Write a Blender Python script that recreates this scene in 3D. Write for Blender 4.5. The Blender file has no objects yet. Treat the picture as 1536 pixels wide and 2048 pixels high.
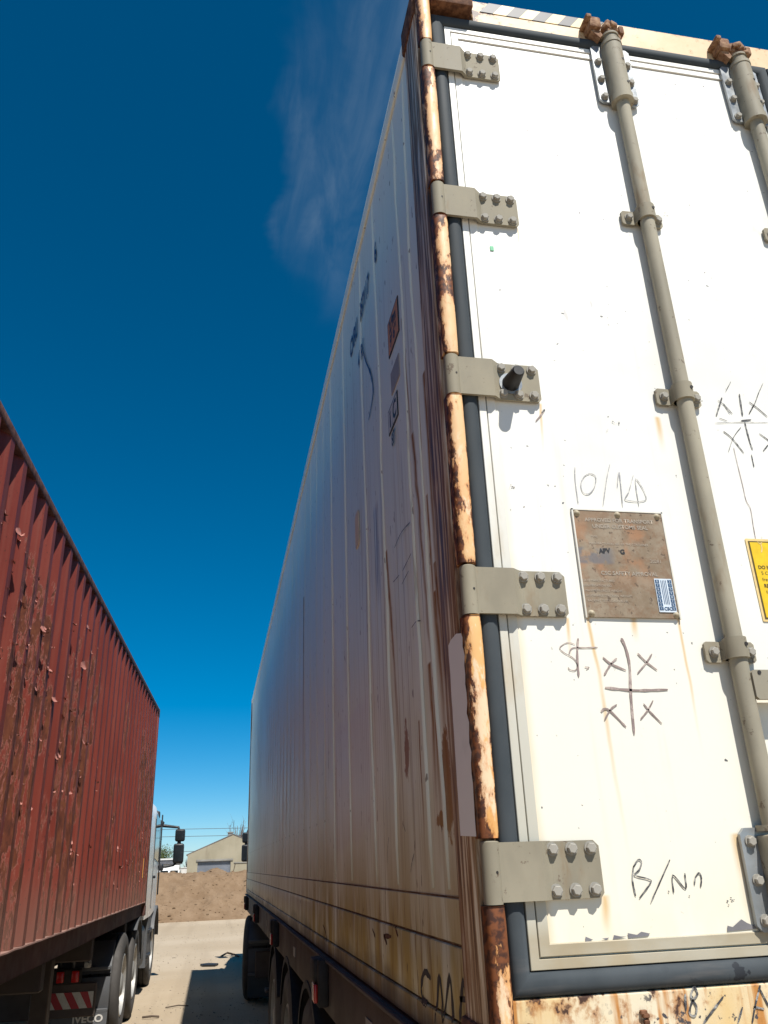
import bpy, bmesh, math, random
from mathutils import Matrix, Vector, noise as mnoise

random.seed(7)
scene = bpy.context.scene
COL = scene.collection

# ------------------------------------------------------------------ camera
ZB = 1.25                                   # height of the white container's floor above the ground
cam_d = bpy.data.cameras.new("camera")
cam = bpy.data.objects.new("camera", cam_d)
COL.objects.link(cam)
yaw, pitch, roll = 0.2041, 0.4042, -0.0376
f0 = Vector((math.sin(yaw), math.cos(yaw), 0)); r0 = Vector((math.cos(yaw), -math.sin(yaw), 0)); u0 = Vector((0, 0, 1))
fw = math.cos(pitch) * f0 + math.sin(pitch) * u0
up = math.cos(pitch) * u0 - math.sin(pitch) * f0
rt = math.cos(roll) * r0 + math.sin(roll) * up
up2 = math.cos(roll) * up - math.sin(roll) * r0
R = Matrix((rt, up2, -fw)).transposed().to_4x4()
cam.matrix_world = Matrix.Translation((-0.5017, -1.667, ZB + 0.3614)) @ R
cam_d.sensor_fit = 'HORIZONTAL'
cam_d.sensor_width = 36.0
cam_d.lens = 1633.35 / 1536 * 36.0
cam_d.clip_start = 0.05
cam_d.clip_end = 3000
scene.camera = cam

# ------------------------------------------------------------------ sun and sky
SUN = Vector((-0.80, 2.60, -4.15)).normalized()       # direction the light travels
el = math.asin(-SUN.z)
rot = math.atan2(-SUN.x, -SUN.y)
sd = bpy.data.lights.new("sun", 'SUN')
sd.energy = 4.6
sd.angle = math.radians(0.53)
sd.color = (1.0, 0.955, 0.88)
sun = bpy.data.objects.new("sun", sd)
COL.objects.link(sun)
sun.rotation_euler = SUN.to_track_quat('-Z', 'Y').to_euler()

world = bpy.data.worlds.new("World")
scene.world = world
world.use_nodes = True
wn = world.node_tree
wn.nodes.clear()
wl = wn.links
sky = wn.nodes.new('ShaderNodeTexSky')
sky.sky_type = 'NISHITA'
sky.sun_disc = False
sky.sun_elevation = el
sky.sun_rotation = rot
sky.altitude = 600
sky.air_density = 0.72
sky.dust_density = 0.25
sky.ozone_density = 6.0
bg = wn.nodes.new('ShaderNodeBackground')
bg.inputs['Strength'].default_value = 0.0755
wout = wn.nodes.new('ShaderNodeOutputWorld')
# deep, clear blue of a dry day: more saturated sky
sat = wn.nodes.new('ShaderNodeHueSaturation')
sat.inputs['Hue'].default_value = 0.4855
sat.inputs['Saturation'].default_value = 1.40
sat.inputs['Value'].default_value = 1.0
wl.new(sky.outputs[0], sat.inputs['Color'])
# thin cirrus on a flat layer high above
tcw = wn.nodes.new('ShaderNodeTexCoord')
sep = wn.nodes.new('ShaderNodeSeparateXYZ')
wl.new(tcw.outputs['Generated'], sep.inputs[0])
def wmath(op, a, b=None):
    n = wn.nodes.new('ShaderNodeMath'); n.operation = op
    for i, v in enumerate((a, b)):
        if v is None: continue
        if isinstance(v, (int, float)): n.inputs[i].default_value = v
        else: wl.new(v, n.inputs[i])
    return n.outputs[0]
zc = wmath('MAXIMUM', sep.outputs['Z'], 0.05)
px = wmath('DIVIDE', sep.outputs['X'], zc)
py = wmath('DIVIDE', sep.outputs['Y'], zc)
comb = wn.nodes.new('ShaderNodeCombineXYZ')
wl.new(px, comb.inputs[0]); wl.new(py, comb.inputs[1])
def wnoise(loc, scl, scale, detail, dist):
    mp = wn.nodes.new('ShaderNodeMapping')
    mp.inputs['Location'].default_value = loc
    mp.inputs['Scale'].default_value = scl
    wl.new(comb.outputs[0], mp.inputs[0])
    t = wn.nodes.new('ShaderNodeTexNoise')
    t.inputs['Scale'].default_value = scale
    t.inputs['Detail'].default_value = detail
    t.inputs['Distortion'].default_value = dist
    t.inputs['Roughness'].default_value = 0.6
    wl.new(mp.outputs[0], t.inputs['Vector'])
    return t.outputs['Fac']
def wrange(v, a, b, c=0.0, d=1.0):
    n = wn.nodes.new('ShaderNodeMapRange'); n.interpolation_type = 'SMOOTHSTEP'
    wl.new(v, n.inputs[0])
    for i, q in enumerate((a, b, c, d)): n.inputs[i + 1].default_value = q
    return n.outputs[0]
warp = wmath('MULTIPLY', wmath('SUBTRACT', wnoise((1.3, 0.2, 0), (1, 1, 1), 5.0, 4, 0.3), 0.5), 0.16)
fibres = wrange(wnoise((3.1, 0.7, 0), (10.0, 2.2, 1), 1.6, 9, 0.8), 0.30, 0.75)
def wisp(x0, curve, y0, width, ya, yb, amt):
    dy = wmath('SUBTRACT', py, y0)
    cx = wmath('ADD', wmath('MULTIPLY', wmath('MULTIPLY', dy, dy), curve), x0)
    d = wmath('ABSOLUTE', wmath('ADD', wmath('SUBTRACT', px, cx), warp))
    m = wmath('MULTIPLY', wrange(d, 0.0, width, 1.0, 0.0), wmath('MULTIPLY', wrange(py, ya, ya + 0.3), wrange(py, yb - 0.35, yb, 1.0, 0.0)))
    return wmath('MULTIPLY', m, amt)
cl = wmath('ADD', wisp(0.150, 0.35, 0.95, 0.080, 0.30, 1.40, 0.115), wisp(0.075, 0.25, 0.90, 0.04, 0.55, 1.30, 0.08))
cl = wmath('MULTIPLY', cl, wmath('ADD', wmath('MULTIPLY', fibres, 0.8), 0.2))
cmix = wn.nodes.new('ShaderNodeMix'); cmix.data_type = 'RGBA'
wl.new(cl, cmix.inputs[0]); wl.new(sat.outputs[0], cmix.inputs[6])
cmix.inputs[7].default_value = (6.0, 7.0, 7.4, 1)
wl.new(cmix.outputs[2], bg.inputs['Color'])
wl.new(bg.outputs[0], wout.inputs['Surface'])

scene.view_settings.view_transform = 'Standard'
scene.view_settings.look = 'None'
scene.view_settings.gamma = 1.0
scene.view_settings.exposure = 0.55
scene.view_settings.use_curve_mapping = False
scene.render.engine = 'CYCLES'
scene.cycles.max_bounces = 5
scene.cycles.diffuse_bounces = 3
scene.cycles.glossy_bounces = 2

# ------------------------------------------------------------------ helpers
def empty(name, loc, rz=0.0, label=None, cat=None, group=None, kind=None):
    o = bpy.data.objects.new(name, None)
    COL.objects.link(o)
    o.empty_display_size = 0.2
    o.location = loc
    o.rotation_euler = (0, 0, rz)
    tag(o, label, cat, group, kind)
    return o

def tag(o, label=None, cat=None, group=None, kind=None):
    if label: o['label'] = label
    if cat: o['category'] = cat
    if group: o['group'] = group
    if kind: o['kind'] = kind
    return o

def link(name, me, mat, parent=None, loc=(0, 0, 0), rot=(0, 0, 0), scl=(1, 1, 1)):
    o = bpy.data.objects.new(name, me)
    COL.objects.link(o)
    if mat is not None and not me.materials: me.materials.append(mat)
    o.parent = parent
    o.location = loc; o.rotation_euler = rot; o.scale = scl
    return o

class B:
    """Collects shapes in one bmesh."""
    def __init__(s): s.bm = bmesh.new()
    def box(s, x0, x1, y0, y1, z0, z1, bev=0.0, seg=1, M=None):
        m = Matrix.Translation(((x0 + x1) / 2, (y0 + y1) / 2, (z0 + z1) / 2)) @ Matrix.Diagonal((abs(x1 - x0), abs(y1 - y0), abs(z1 - z0), 1))
        if M is not None: m = M @ m
        g = bmesh.ops.create_cube(s.bm, size=1.0, matrix=m)
        if bev > 0:
            vs = set(g['verts'])
            es = [e for e in s.bm.edges if e.verts[0] in vs and e.verts[1] in vs]
            bmesh.ops.bevel(s.bm, geom=es, offset=bev, segments=seg, affect='EDGES', profile=0.5)
        return s
    def cyl(s, p0, p1, r0, r1=None, n=16, caps=True, bev=0.0):
        p0 = Vector(p0); p1 = Vector(p1); r1 = r0 if r1 is None else r1
        d = p1 - p0; L = d.length
        q = d.to_track_quat('Z', 'Y').to_matrix().to_4x4()
        prof = [(r0, 0.0), (r1, L)]
        if bev > 0: prof = [(r0, 0.0), (r1, L - bev), (r1 - bev, L)]
        rings = []
        for r, h in prof:
            ring = []
            for i in range(n):
                a = 2 * math.pi * i / n
                ring.append(s.bm.verts.new(p0 + (q @ Vector((r * math.cos(a), r * math.sin(a), h)))))
            rings.append(ring)
        for a, b in zip(rings, rings[1:]):
            for i in range(n): s.bm.faces.new((a[i], a[(i + 1) % n], b[(i + 1) % n], b[i]))
        if caps:
            s.bm.faces.new(list(reversed(rings[0]))); s.bm.faces.new(rings[-1])
        return s
    def prism(s, pts, axis, a, b):
        def P(u, v, w):
            return {'x': (w, u, v), 'y': (u, w, v), 'z': (u, v, w)}[axis]
        A = [s.bm.verts.new(P(u, v, a)) for u, v in pts]
        Bv = [s.bm.verts.new(P(u, v, b)) for u, v in pts]
        n = len(pts)
        for i in range(n): s.bm.faces.new((A[i], A[(i + 1) % n], Bv[(i + 1) % n], Bv[i]))
        s.bm.faces.new(list(reversed(A))); s.bm.faces.new(Bv)
        return s
    def tube(s, pts, r, n=8, close=False):
        pts = [Vector(p) for p in pts]
        rings = []
        for i, p in enumerate(pts):
            a = pts[max(i - 1, 0)]; b = pts[min(i + 1, len(pts) - 1)]
            d = (b - a).normalized()
            x = d.orthogonal().normalized() if abs(d.z) > 0.95 else d.cross(Vector((0, 0, 1))).normalized()
            y = d.cross(x)
            rr = r[i] if isinstance(r, (list, tuple)) else r
            rings.append([s.bm.verts.new(p + rr * (math.cos(2 * math.pi * k / n) * x + math.sin(2 * math.pi * k / n) * y)) for k in range(n)])
        for a, b in zip(rings, rings[1:]):
            for k in range(n): s.bm.faces.new((a[k], a[(k + 1) % n], b[(k + 1) % n], b[k]))
        s.bm.faces.new(list(reversed(rings[0]))); s.bm.faces.new(rings[-1])
        return s
    def lathe_x(s, prof, c=(0, 0, 0), n=40, closed=False):
        """prof: (radius, x) revolved about the x axis through c."""
        rings = []
        for r, x in prof:
            rings.append([s.bm.verts.new((c[0] + x, c[1] + r * math.cos(2 * math.pi * i / n), c[2] + r * math.sin(2 * math.pi * i / n))) for i in range(n)])
        pr = list(zip(rings, rings[1:]))
        if closed: pr.append((rings[-1], rings[0]))
        for a, b in pr:
            for i in range(n): s.bm.faces.new((a[i], a[(i + 1) % n], b[(i + 1) % n], b[i]))
        return s
    def face(s, pts):
        s.bm.faces.new([s.bm.verts.new(p) for p in pts]); return s
    def sheet(s, rows):
        """rows: list of lists of points -> quads."""
        V = [[s.bm.verts.new(p) for p in r] for r in rows]
        for a, b in zip(V, V[1:]):
            for i in range(len(a) - 1): s.bm.faces.new((a[i], a[i + 1], b[i + 1], b[i]))
        return s
    def mesh(s, name, smooth=None, recalc=True):
        if recalc: bmesh.ops.recalc_face_normals(s.bm, faces=s.bm.faces)
        me = bpy.data.meshes.new(name)
        s.bm.to_mesh(me); s.bm.free()
        if smooth is not None:
            me.shade_smooth()
            me.set_sharp_from_angle(angle=math.radians(smooth))
        return me
    def build(s, name, mat, parent=None, smooth=None, loc=(0, 0, 0), rot=(0, 0, 0), recalc=True):
        return link(name, s.mesh(name, smooth, recalc), mat, parent, loc, rot)

def text_mesh(body, size, align='LEFT', bold=0.0, sx=1.0):
    cu = bpy.data.curves.new('lettering', 'FONT')
    cu.body = body; cu.size = size; cu.align_x = align; cu.offset = bold
    cu.fill_mode = 'FRONT'; cu.resolution_u = 3
    o = bpy.data.objects.new('lettering', cu)
    COL.objects.link(o)
    dg = bpy.context.evaluated_depsgraph_get()
    me = bpy.data.meshes.new_from_object(o.evaluated_get(dg))
    bpy.data.objects.remove(o); bpy.data.curves.remove(cu)
    if sx != 1.0: me.transform(Matrix.Diagonal((sx, 1, 1, 1)))
    return me

M_DOOR = Matrix(((1, 0, 0, 0), (0, 0, -1, 0), (0, 1, 0, 0), (0, 0, 0, 1)))       # text facing -y
M_SIDE = Matrix(((0, 0, -1, 0), (-1, 0, 0, 0), (0, 1, 0, 0), (0, 0, 0, 1)))      # text facing -x

def lettering(body, size, mat, parent, M, loc, align='LEFT', bold=0.0, sx=1.0, tilt=0.0):
    me = text_mesh(body, size, align, bold, sx)
    me.materials.clear()
    me.transform(M @ Matrix.Rotation(tilt, 4, 'Z'))
    return link('lettering', me, mat, parent, loc)

def ribbon(pts, w, to3, jitter=0.12):
    """A pen stroke: a flat band along a polyline, resampled and slightly uneven."""
    P = [Vector((a, b)) for a, b in pts]
    Q = []
    for i in range(len(P) - 1):
        a = P[max(i - 1, 0)]; b = P[i]; c = P[i + 1]; d = P[min(i + 2, len(P) - 1)]
        for k in range(5):
            t = k / 5
            Q.append(0.5 * ((2 * b) + (c - a) * t + (2 * a - 5 * b + 4 * c - d) * t * t + (3 * b - a - 3 * c + d) * t ** 3))
    Q.append(P[-1])
    b_ = B()
    rows = []
    for i, p in enumerate(Q):
        d = (Q[min(i + 1, len(Q) - 1)] - Q[max(i - 1, 0)])
        if d.length < 1e-7: d = Vector((1, 0))
        d.normalize(); n = Vector((-d.y, d.x))
        ww = w * (0.5 + random.uniform(-jitter, jitter)) * (0.55 if i in (0, len(Q) - 1) else 1)
        rows.append([to3(*(p - n * ww)), to3(*(p + n * ww))])
    b_.sheet(rows)
    return b_

# ------------------------------------------------------------------ materials
class Mt:
    def __init__(s, name):
        s.m = bpy.data.materials.new(name); s.m.use_nodes = True
        s.t = s.m.node_tree; s.t.nodes.clear()
        s.o = s.t.nodes.new('ShaderNodeOutputMaterial')
        s.b = s.t.nodes.new('ShaderNodeBsdfPrincipled')
        s.t.links.new(s.b.outputs[0], s.o.inputs['Surface'])
        s.tc = s.t.nodes.new('ShaderNodeTexCoord').outputs['Object']
        s._x = None
    def _in(s, sock, v):
        if isinstance(v, (int, float)): sock.default_value = v
        elif isinstance(v, (tuple, list)): sock.default_value = tuple(v) + ((1,) if len(v) == 3 and len(sock.default_value) == 4 else ())
        else: s.t.links.new(v, sock)
    def noise(s, scale=1.0, vec=(1, 1, 1), detail=4, rough=0.55, dist=0.0, loc=(0, 0, 0)):
        mp = s.t.nodes.new('ShaderNodeMapping')
        mp.inputs['Scale'].default_value = vec; mp.inputs['Location'].default_value = loc
        s.t.links.new(s.tc, mp.inputs[0])
        n = s.t.nodes.new('ShaderNodeTexNoise')
        n.inputs['Scale'].default_value = scale; n.inputs['Detail'].default_value = detail
        n.inputs['Roughness'].default_value = rough; n.inputs['Distortion'].default_value = dist
        s.t.links.new(mp.outputs[0], n.inputs['Vector'])
        return n.outputs['Fac']
    def voro(s, scale, vec=(1, 1, 1), feature='F1'):
        mp = s.t.nodes.new('ShaderNodeMapping'); mp.inputs['Scale'].default_value = vec
        s.t.links.new(s.tc, mp.inputs[0])
        n = s.t.nodes.new('ShaderNodeTexVoronoi'); n.feature = feature
        n.inputs['Scale'].default_value = scale
        s.t.links.new(mp.outputs[0], n.inputs['Vector'])
        return n.outputs['Distance']
    def xyz(s):
        if s._x is None:
            n = s.t.nodes.new('ShaderNodeSeparateXYZ'); s.t.links.new(s.tc, n.inputs[0]); s._x = n.outputs
        return s._x
    def rng(s, v, a, b, c=0.0, d=1.0):
        n = s.t.nodes.new('ShaderNodeMapRange'); n.interpolation_type = 'SMOOTHSTEP'
        s._in(n.inputs[0], v)
        for i, q in enumerate((a, b, c, d)): n.inputs[i + 1].default_value = q
        return n.outputs[0]
    def mth(s, op, a, b=0.0, clamp=False):
        n = s.t.nodes.new('ShaderNodeMath'); n.operation = op; n.use_clamp = clamp
        s._in(n.inputs[0], a); s._in(n.inputs[1], b)
        return n.outputs[0]
    def mul(s, *a):
        r = a[0]
        for v in a[1:]: r = s.mth('MULTIPLY', r, v)
        return r
    def add(s, *a):
        r = a[0]
        for v in a[1:]: r = s.mth('ADD', r, v, True)
        return r
    def mix(s, f, a, b, mode='MIX'):
        n = s.t.nodes.new('ShaderNodeMix'); n.data_type = 'RGBA'; n.blend_type = mode
        s._in(n.inputs[0], f); s._in(n.inputs[6], a); s._in(n.inputs[7], b)
        return n.outputs[2]
    def ramp(s, f, stops):
        n = s.t.nodes.new('ShaderNodeValToRGB')
        s._in(n.inputs[0], f)
        e = n.color_ramp.elements
        while len(e) < len(stops): e.new(0.5)
        for q, (p, c) in zip(e, stops): q.position = p; q.color = tuple(c) + (1,)
        return n.outputs[0]
    def bump(s, h, strength=0.3, dist=0.01):
        n = s.t.nodes.new('ShaderNodeBump')
        n.inputs['Strength'].default_value = strength; n.inputs['Distance'].default_value = dist
        s._in(n.inputs['Height'], h)
        return n.outputs[0]
    def streak(s, u, v, u0, top, bot, w, wob=0.02, seed=0.0, lean=0.0):
        """run-down stain: a band around u0 that starts at v=top and fades towards v=bot"""
        n = s.noise(1.0, (6, 6, 6), 2, 0.5, 0, (seed, seed * 1.7, seed * .3))
        du = s.mth('ADD', s.mth('SUBTRACT', u, u0), s.mth('MULTIPLY', s.mth('SUBTRACT', n, 0.5), wob))
        if lean: du = s.mth('ADD', du, s.mth('MULTIPLY', s.mth('SUBTRACT', v, top), lean))
        m = s.rng(s.mth('ABSOLUTE', du), 0.0, w, 1.0, 0.0)
        fade = s.rng(v, bot, top - (top - bot) * 0.15, 0.0, 1.0)
        cut = s.rng(v, top - 0.004, top + 0.004, 1.0, 0.0)
        return s.mul(m, fade, cut)
    def fin(s, color, rough=0.5, metal=0.0, bump=None, spec=0.5, coat=0.0, coat_rough=0.1):
        s._in(s.b.inputs['Base Color'], color); s._in(s.b.inputs['Roughness'], rough)
        s._in(s.b.inputs['Metallic'], metal); s._in(s.b.inputs['Specular IOR Level'], spec)
        if coat:
            s._in(s.b.inputs['Coat Weight'], coat); s._in(s.b.inputs['Coat Roughness'], coat_rough)
        if bump is not None: s.t.links.new(bump, s.b.inputs['Normal'])
        return s.m

def simple(name, col, rough=0.5, metal=0.0, var=0.25, scale=30, bump=0.15, spec=0.5):
    """painted or raw surface with blotchy colour, uneven gloss and a little relief"""
    k = Mt(name)
    n = k.noise(scale, detail=5); n2 = k.noise(scale * 0.17, detail=4)
    c = k.mix(k.rng(n2, 0.3, 0.7), tuple(v * (1 - var) for v in col), tuple(min(v * (1 + var * 0.6), 0.95) for v in col))
    c = k.mix(k.mul(k.rng(n, 0.55, 0.75), 0.35), c, tuple(v * 0.6 for v in col))
    return k.fin(c, k.rng(n, 0.2, 0.8, max(rough - 0.12, 0.05), min(rough + 0.12, 1)), metal, k.bump(n, bump, 0.004), spec)

def flat(name, col, rough=0.6, metal=0.0, spec=0.5):
    k = Mt(name)
    n = k.noise(60, detail=3)
    return k.fin(k.mix(k.rng(n, .3, .7), tuple(v * .85 for v in col), col), rough, metal, None, spec)

def ink(name, col, worn, amt, scale=55):
    """pen or marker line, partly rubbed away"""
    k = Mt(name)
    n = k.noise(scale, detail=5, rough=.7); n2 = k.noise(scale * .18, detail=3)
    c = k.mix(k.rng(n2, .3, .7), col, tuple(v * 1.5 for v in col))
    return k.fin(k.mix(k.mul(k.rng(n, .46, .62), amt), c, worn), .6, 0, None, .3)

def mat_door():
    k = Mt('door_paint'); x, y, z = k.xyz()
    base = k.mix(k.rng(k.noise(1.7, detail=5), .35, .7), (.775, .77, .725), (.71, .70, .65))
    # cream ageing towards the bottom and along the trim
    low = k.add(k.rng(z, 1.5, 0.15, 0, .62), k.mul(k.rng(z, .42, .2), k.rng(k.noise(9, (1, 1, .35)), .35, .65), .5))
    c = k.mix(low, base, (.755, .71, .575))
    edge = k.mul(k.rng(k.mth('ADD', x, k.mth('MULTIPLY', k.noise(20, (1, 1, .3)), .02)), .165, .138), k.rng(z, 1.9, .6), .55)
    c = k.mix(edge, c, (.62, .47, .27))
    tan = (.60, .40, .17)
    S = [(.306, .853, .30, .008, .022, 1., .03), (.528, .853, .52, .006, .012, 3., .0),
         (.254, 1.405, 1.25, .006, .01, 4., -.06), (.254, .85, .74, .007, .01, 5., -.04), (.257, .285, .20, .014, .02, 6., -.02),
         (.254, 1.966, 1.88, .004, .01, 7., -.05), (.415, .853, .79, .012, .02, 9., 0.),
         (.565, .39, .2, .02, .03, 11., 0.), (.57, 1.39, 1.27, .013, .01, 12., 0.)]
    tot = None
    for (u0, t, bo, w, wob, sd_, ln) in S:
        m = k.streak(x, z, u0, t, bo, w, wob, sd_, ln)
        tot = m if tot is None else k.mth('MAXIMUM', tot, m)
    tot = k.mul(tot, k.rng(k.noise(40, (1, 1, .15)), .25, .6, .35, .85))
    c = k.mix(tot, c, tan)
    # faint dirty runs, scuffs and tiny chips
    runs = k.mul(k.rng(k.noise(30, (1, 1, .04), 4), .55, .75), k.rng(k.noise(2.2), .4, .65), .34)
    c = k.mix(runs, c, (.55, .50, .40))
    smu = k.mul(k.rng(k.noise(11, (1, 1, .8), 6, .7, .5, (3, 1, 8)), .58, .72), k.rng(k.noise(1.9, loc=(5, 5, 5)), .45, .62), .30)
    c = k.mix(smu, c, (.50, .47, .41))
    ch = k.mul(k.rng(k.noise(70, detail=2, rough=.4), .72, .74), k.rng(k.noise(5), .42, .6))
    c = k.mix(ch, c, (.10, .10, .10))
    scr = k.mul(k.rng(k.noise(26, (1, 1, .35), 3, .5, 0, (4, 4, 4)), .70, .73), k.rng(k.noise(3.1, loc=(7, 1, 2)), .5, .6), .5)
    c = k.mix(scr, c, (.42, .40, .40))
    n = k.noise(14, detail=3)
    return k.fin(c, k.rng(n, .3, .7, .38, .55), 0, k.bump(k.noise(3.5, detail=3), .05, .01), .4)

def mat_side():
    """weathered, still glossy white paint of the container's long side"""
    k = Mt('side_paint'); x, y, z = k.xyz()
    base = k.mix(k.rng(k.noise(1.1, (1, 1, .35), 5), .3, .7), (.86, .90, .80), (.79, .83, .72))
    blot = k.mul(k.rng(k.noise(2.4, (1, .8, .5), 5, .6, .4), .48, .68), k.rng(z, 1.5, .3), .45)
    c = k.mix(blot, base, (.55, .54, .33))
    # block toned towards neutral off-white in the middle of the wall
    wob = k.mth('MULTIPLY', k.mth('SUBTRACT', k.noise(5, detail=2), .5), .10)
    yy = k.mth('ADD', y, wob)
    mid_block = k.mul(k.rng(yy, 1.21, 1.24), k.rng(yy, 2.12, 2.05), k.rng(k.mth('ADD', k.mth('ADD', z, wob), k.mth('MULTIPLY', y, .06)), .51, .55), k.rng(k.mth('ADD', z, wob), .93, .89))
    c = k.mix(k.mul(mid_block, .5), c, (.74, .73, .71))
    # fine vertical runs
    fine = k.rng(k.noise(1.0, (1, 55, 1.1), 5, .6), .50, .66)
    near = k.rng(y, 3.2, .15, .25, 1.25)
    c = k.mix(k.mul(fine, near, k.rng(k.noise(1.3, (1, 1, .5)), .38, .66), .5), c, (.26, .19, .10))
    dark = k.rng(k.noise(1.0, (1, 32, .8), 4, .55, 0, (0, 3, 5)), .62, .70)
    c = k.mix(k.mul(dark, k.rng(y, 5.5, 1.5, .15, .45), k.rng(z, 2.6, 1.2, .2, 1)), c, (.12, .085, .07))
    rust = (.27, .118, .026)
    S = [(.36, 1.50, .36, .010, .05, 1., -.09), (.325, .82, .32, .012, .03, 2., 0.), (.205, 1.05, .45, .012, .03, 3., -.08),
         (.80, 1.30, .40, .010, .05, 4., -.12), (.24, 1.25, .55, .006, .02, 5., 0.), (.16, 1.1, .3, .007, .02, 6., 0.),
         (.18, .9, .3, .006, .03, 7., 0.), (3.55, 2.0, .55, .018, .05, 8., 0.), (.17, 2.5, .8, .008, .03, 9., 0.), (.27, 1.7, .9, .005, .03, 10., 0.),
         (.42, 1.95, 1.2, .007, .03, 14., -.10), (.19, 1.6, .5, .010, .02, 15., 0.), (.225, .98, .40, .014, .03, 16., -.03), (.29, .78, .30, .010, .02, 17., 0.), (.47, .70, .25, .005, .02, 18., 0.), (1.15, .9, .3, .005, .03, 19., 0.), (.165, .8, .25, .012, .02, 20., 0.)]
    tot = None
    for (u0, t, bo, w, wb, sd_, ln) in S:
        m = k.streak(y, z, u0, t, bo, w * 2.6, wb, sd_, ln)
        tot = m if tot is None else k.mth('MAXIMUM', tot, m)
    c = k.mix(k.mul(tot, k.rng(k.noise(1.0, (1, 90, 14), 3), .25, .5, .6, 1.0)), c, rust)
    # rust blotches
    nb = k.mth('MULTIPLY', k.mth('SUBTRACT', k.noise(38, (1, 1, .55), 7, .7), .5), .20)
    def blob(cy, cz, ry, rz):
        dy = k.mth('DIVIDE', k.mth('SUBTRACT', y, cy), ry); dz = k.mth('DIVIDE', k.mth('SUBTRACT', z, cz), rz)
        d = k.mth('ADD', k.mth('SQRT', k.mth('ADD', k.mul(dy, dy), k.mul(dz, dz))), k.mul(nb, 9))
        return k.rng(d, .85, 1.02, 1, 0)
    bl = k.mth('MAXIMUM', blob(.215, .52, .045, .12), k.mth('MAXIMUM', blob(.25, .445, .10, .018), blob(.63, .64, .03, .085)))
    c = k.mix(k.mul(bl, .92), c, (.25, .105, .022))
    # faded blue scrape and a tan repair patch
    bs = k.mul(k.rng(k.mth('ABSOLUTE', k.mth('SUBTRACT', y, .955)), .055, .03), k.rng(z, 1.12, 1.3), k.rng(z, 1.55, 1.50), k.rng(k.noise(1, (1, 60, 3)), .35, .6))
    c = k.mix(k.mul(bs, .75), c, (.12, .11, .19))
    # ochre dirt on the lowest metre, dark grime at the very bottom
    och = k.mul(k.rng(z, .62, .12), k.rng(k.noise(1.0, (1, 7, 1.6), 4), .28, .62, .35, 1.0), k.rng(y, 4.2, 2.6, .45, 1))
    c = k.mix(och, c, (.40, .285, .10))
    gr = k.rng(k.mth('ADD', z, k.mth('MULTIPLY', k.noise(2.2, (1, 1, 3), 5), .18)), .20, .09)
    c = k.mix(k.mul(gr, .9), c, (.075, .058, .050))
    lowrun = k.mul(k.rng(k.noise(1.0, (1, 34, 2.5), 5, .6, .2, (0, 7, 2)), .52, .66), k.rng(z, .34, .20), k.rng(y, 5, 1, .3, 1))
    c = k.mix(k.mul(lowrun, .7), c, (.20, .105, .035))
    sp = k.rng(k.noise(45, (1, 1, .35), 2), .70, .73)
    c = k.mix(k.mul(sp, .7), c, (.11, .06, .04))
    rough = k.add(k.rng(k.noise(1.0, (1, 40, 1.5), 4), .3, .7, .30, .50), k.mul(och, .25), k.mul(tot, .25))
    b = k.bump(k.noise(1.0, (1, 9, .5), 3), .08, .01)
    return k.fin(c, rough, 0, b, .20)

def mat_post():
    """rusted corner post with grey-brown rubbed streaks"""
    k = Mt('post_rust'); x, y, z = k.xyz()
    n1 = k.noise(1.0, (30, 60, 2.6), 6, .62, .3)
    c = k.ramp(n1, [(.33, (.045, .022, .013)), (.42, (.165, .080, .040)), (.49, (.34, .215, .125)), (.56, (.56, .46, .35)), (.66, (.74, .67, .56))])
    n2 = k.noise(7, (1, 1, .35), 5)
    c = k.mix(k.mul(k.rng(n2, .54, .68), .75), c, (.24, .098, .028))
    low = k.mul(k.rng(z, 1.0, .3), k.rng(k.noise(1, (20, 40, 2), 4, .6, 0, (3, 3, 3)), .5, .62), .6)
    c = k.mix(low, c, (.20, .105, .035))
    blue = k.mul(k.rng(k.mth('ABSOLUTE', k.mth('SUBTRACT', z, 1.03)), .19, .06), k.rng(y, .03, .045), k.rng(k.noise(1, (1, 50, 4), 4), .38, .6))
    c = k.mix(k.mul(blue, .8), c, (.055, .055, .10))
    return k.fin(c, k.rng(n1, .3, .7, .45, .75), 0, k.bump(n1, .5, .006), .4)

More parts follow.
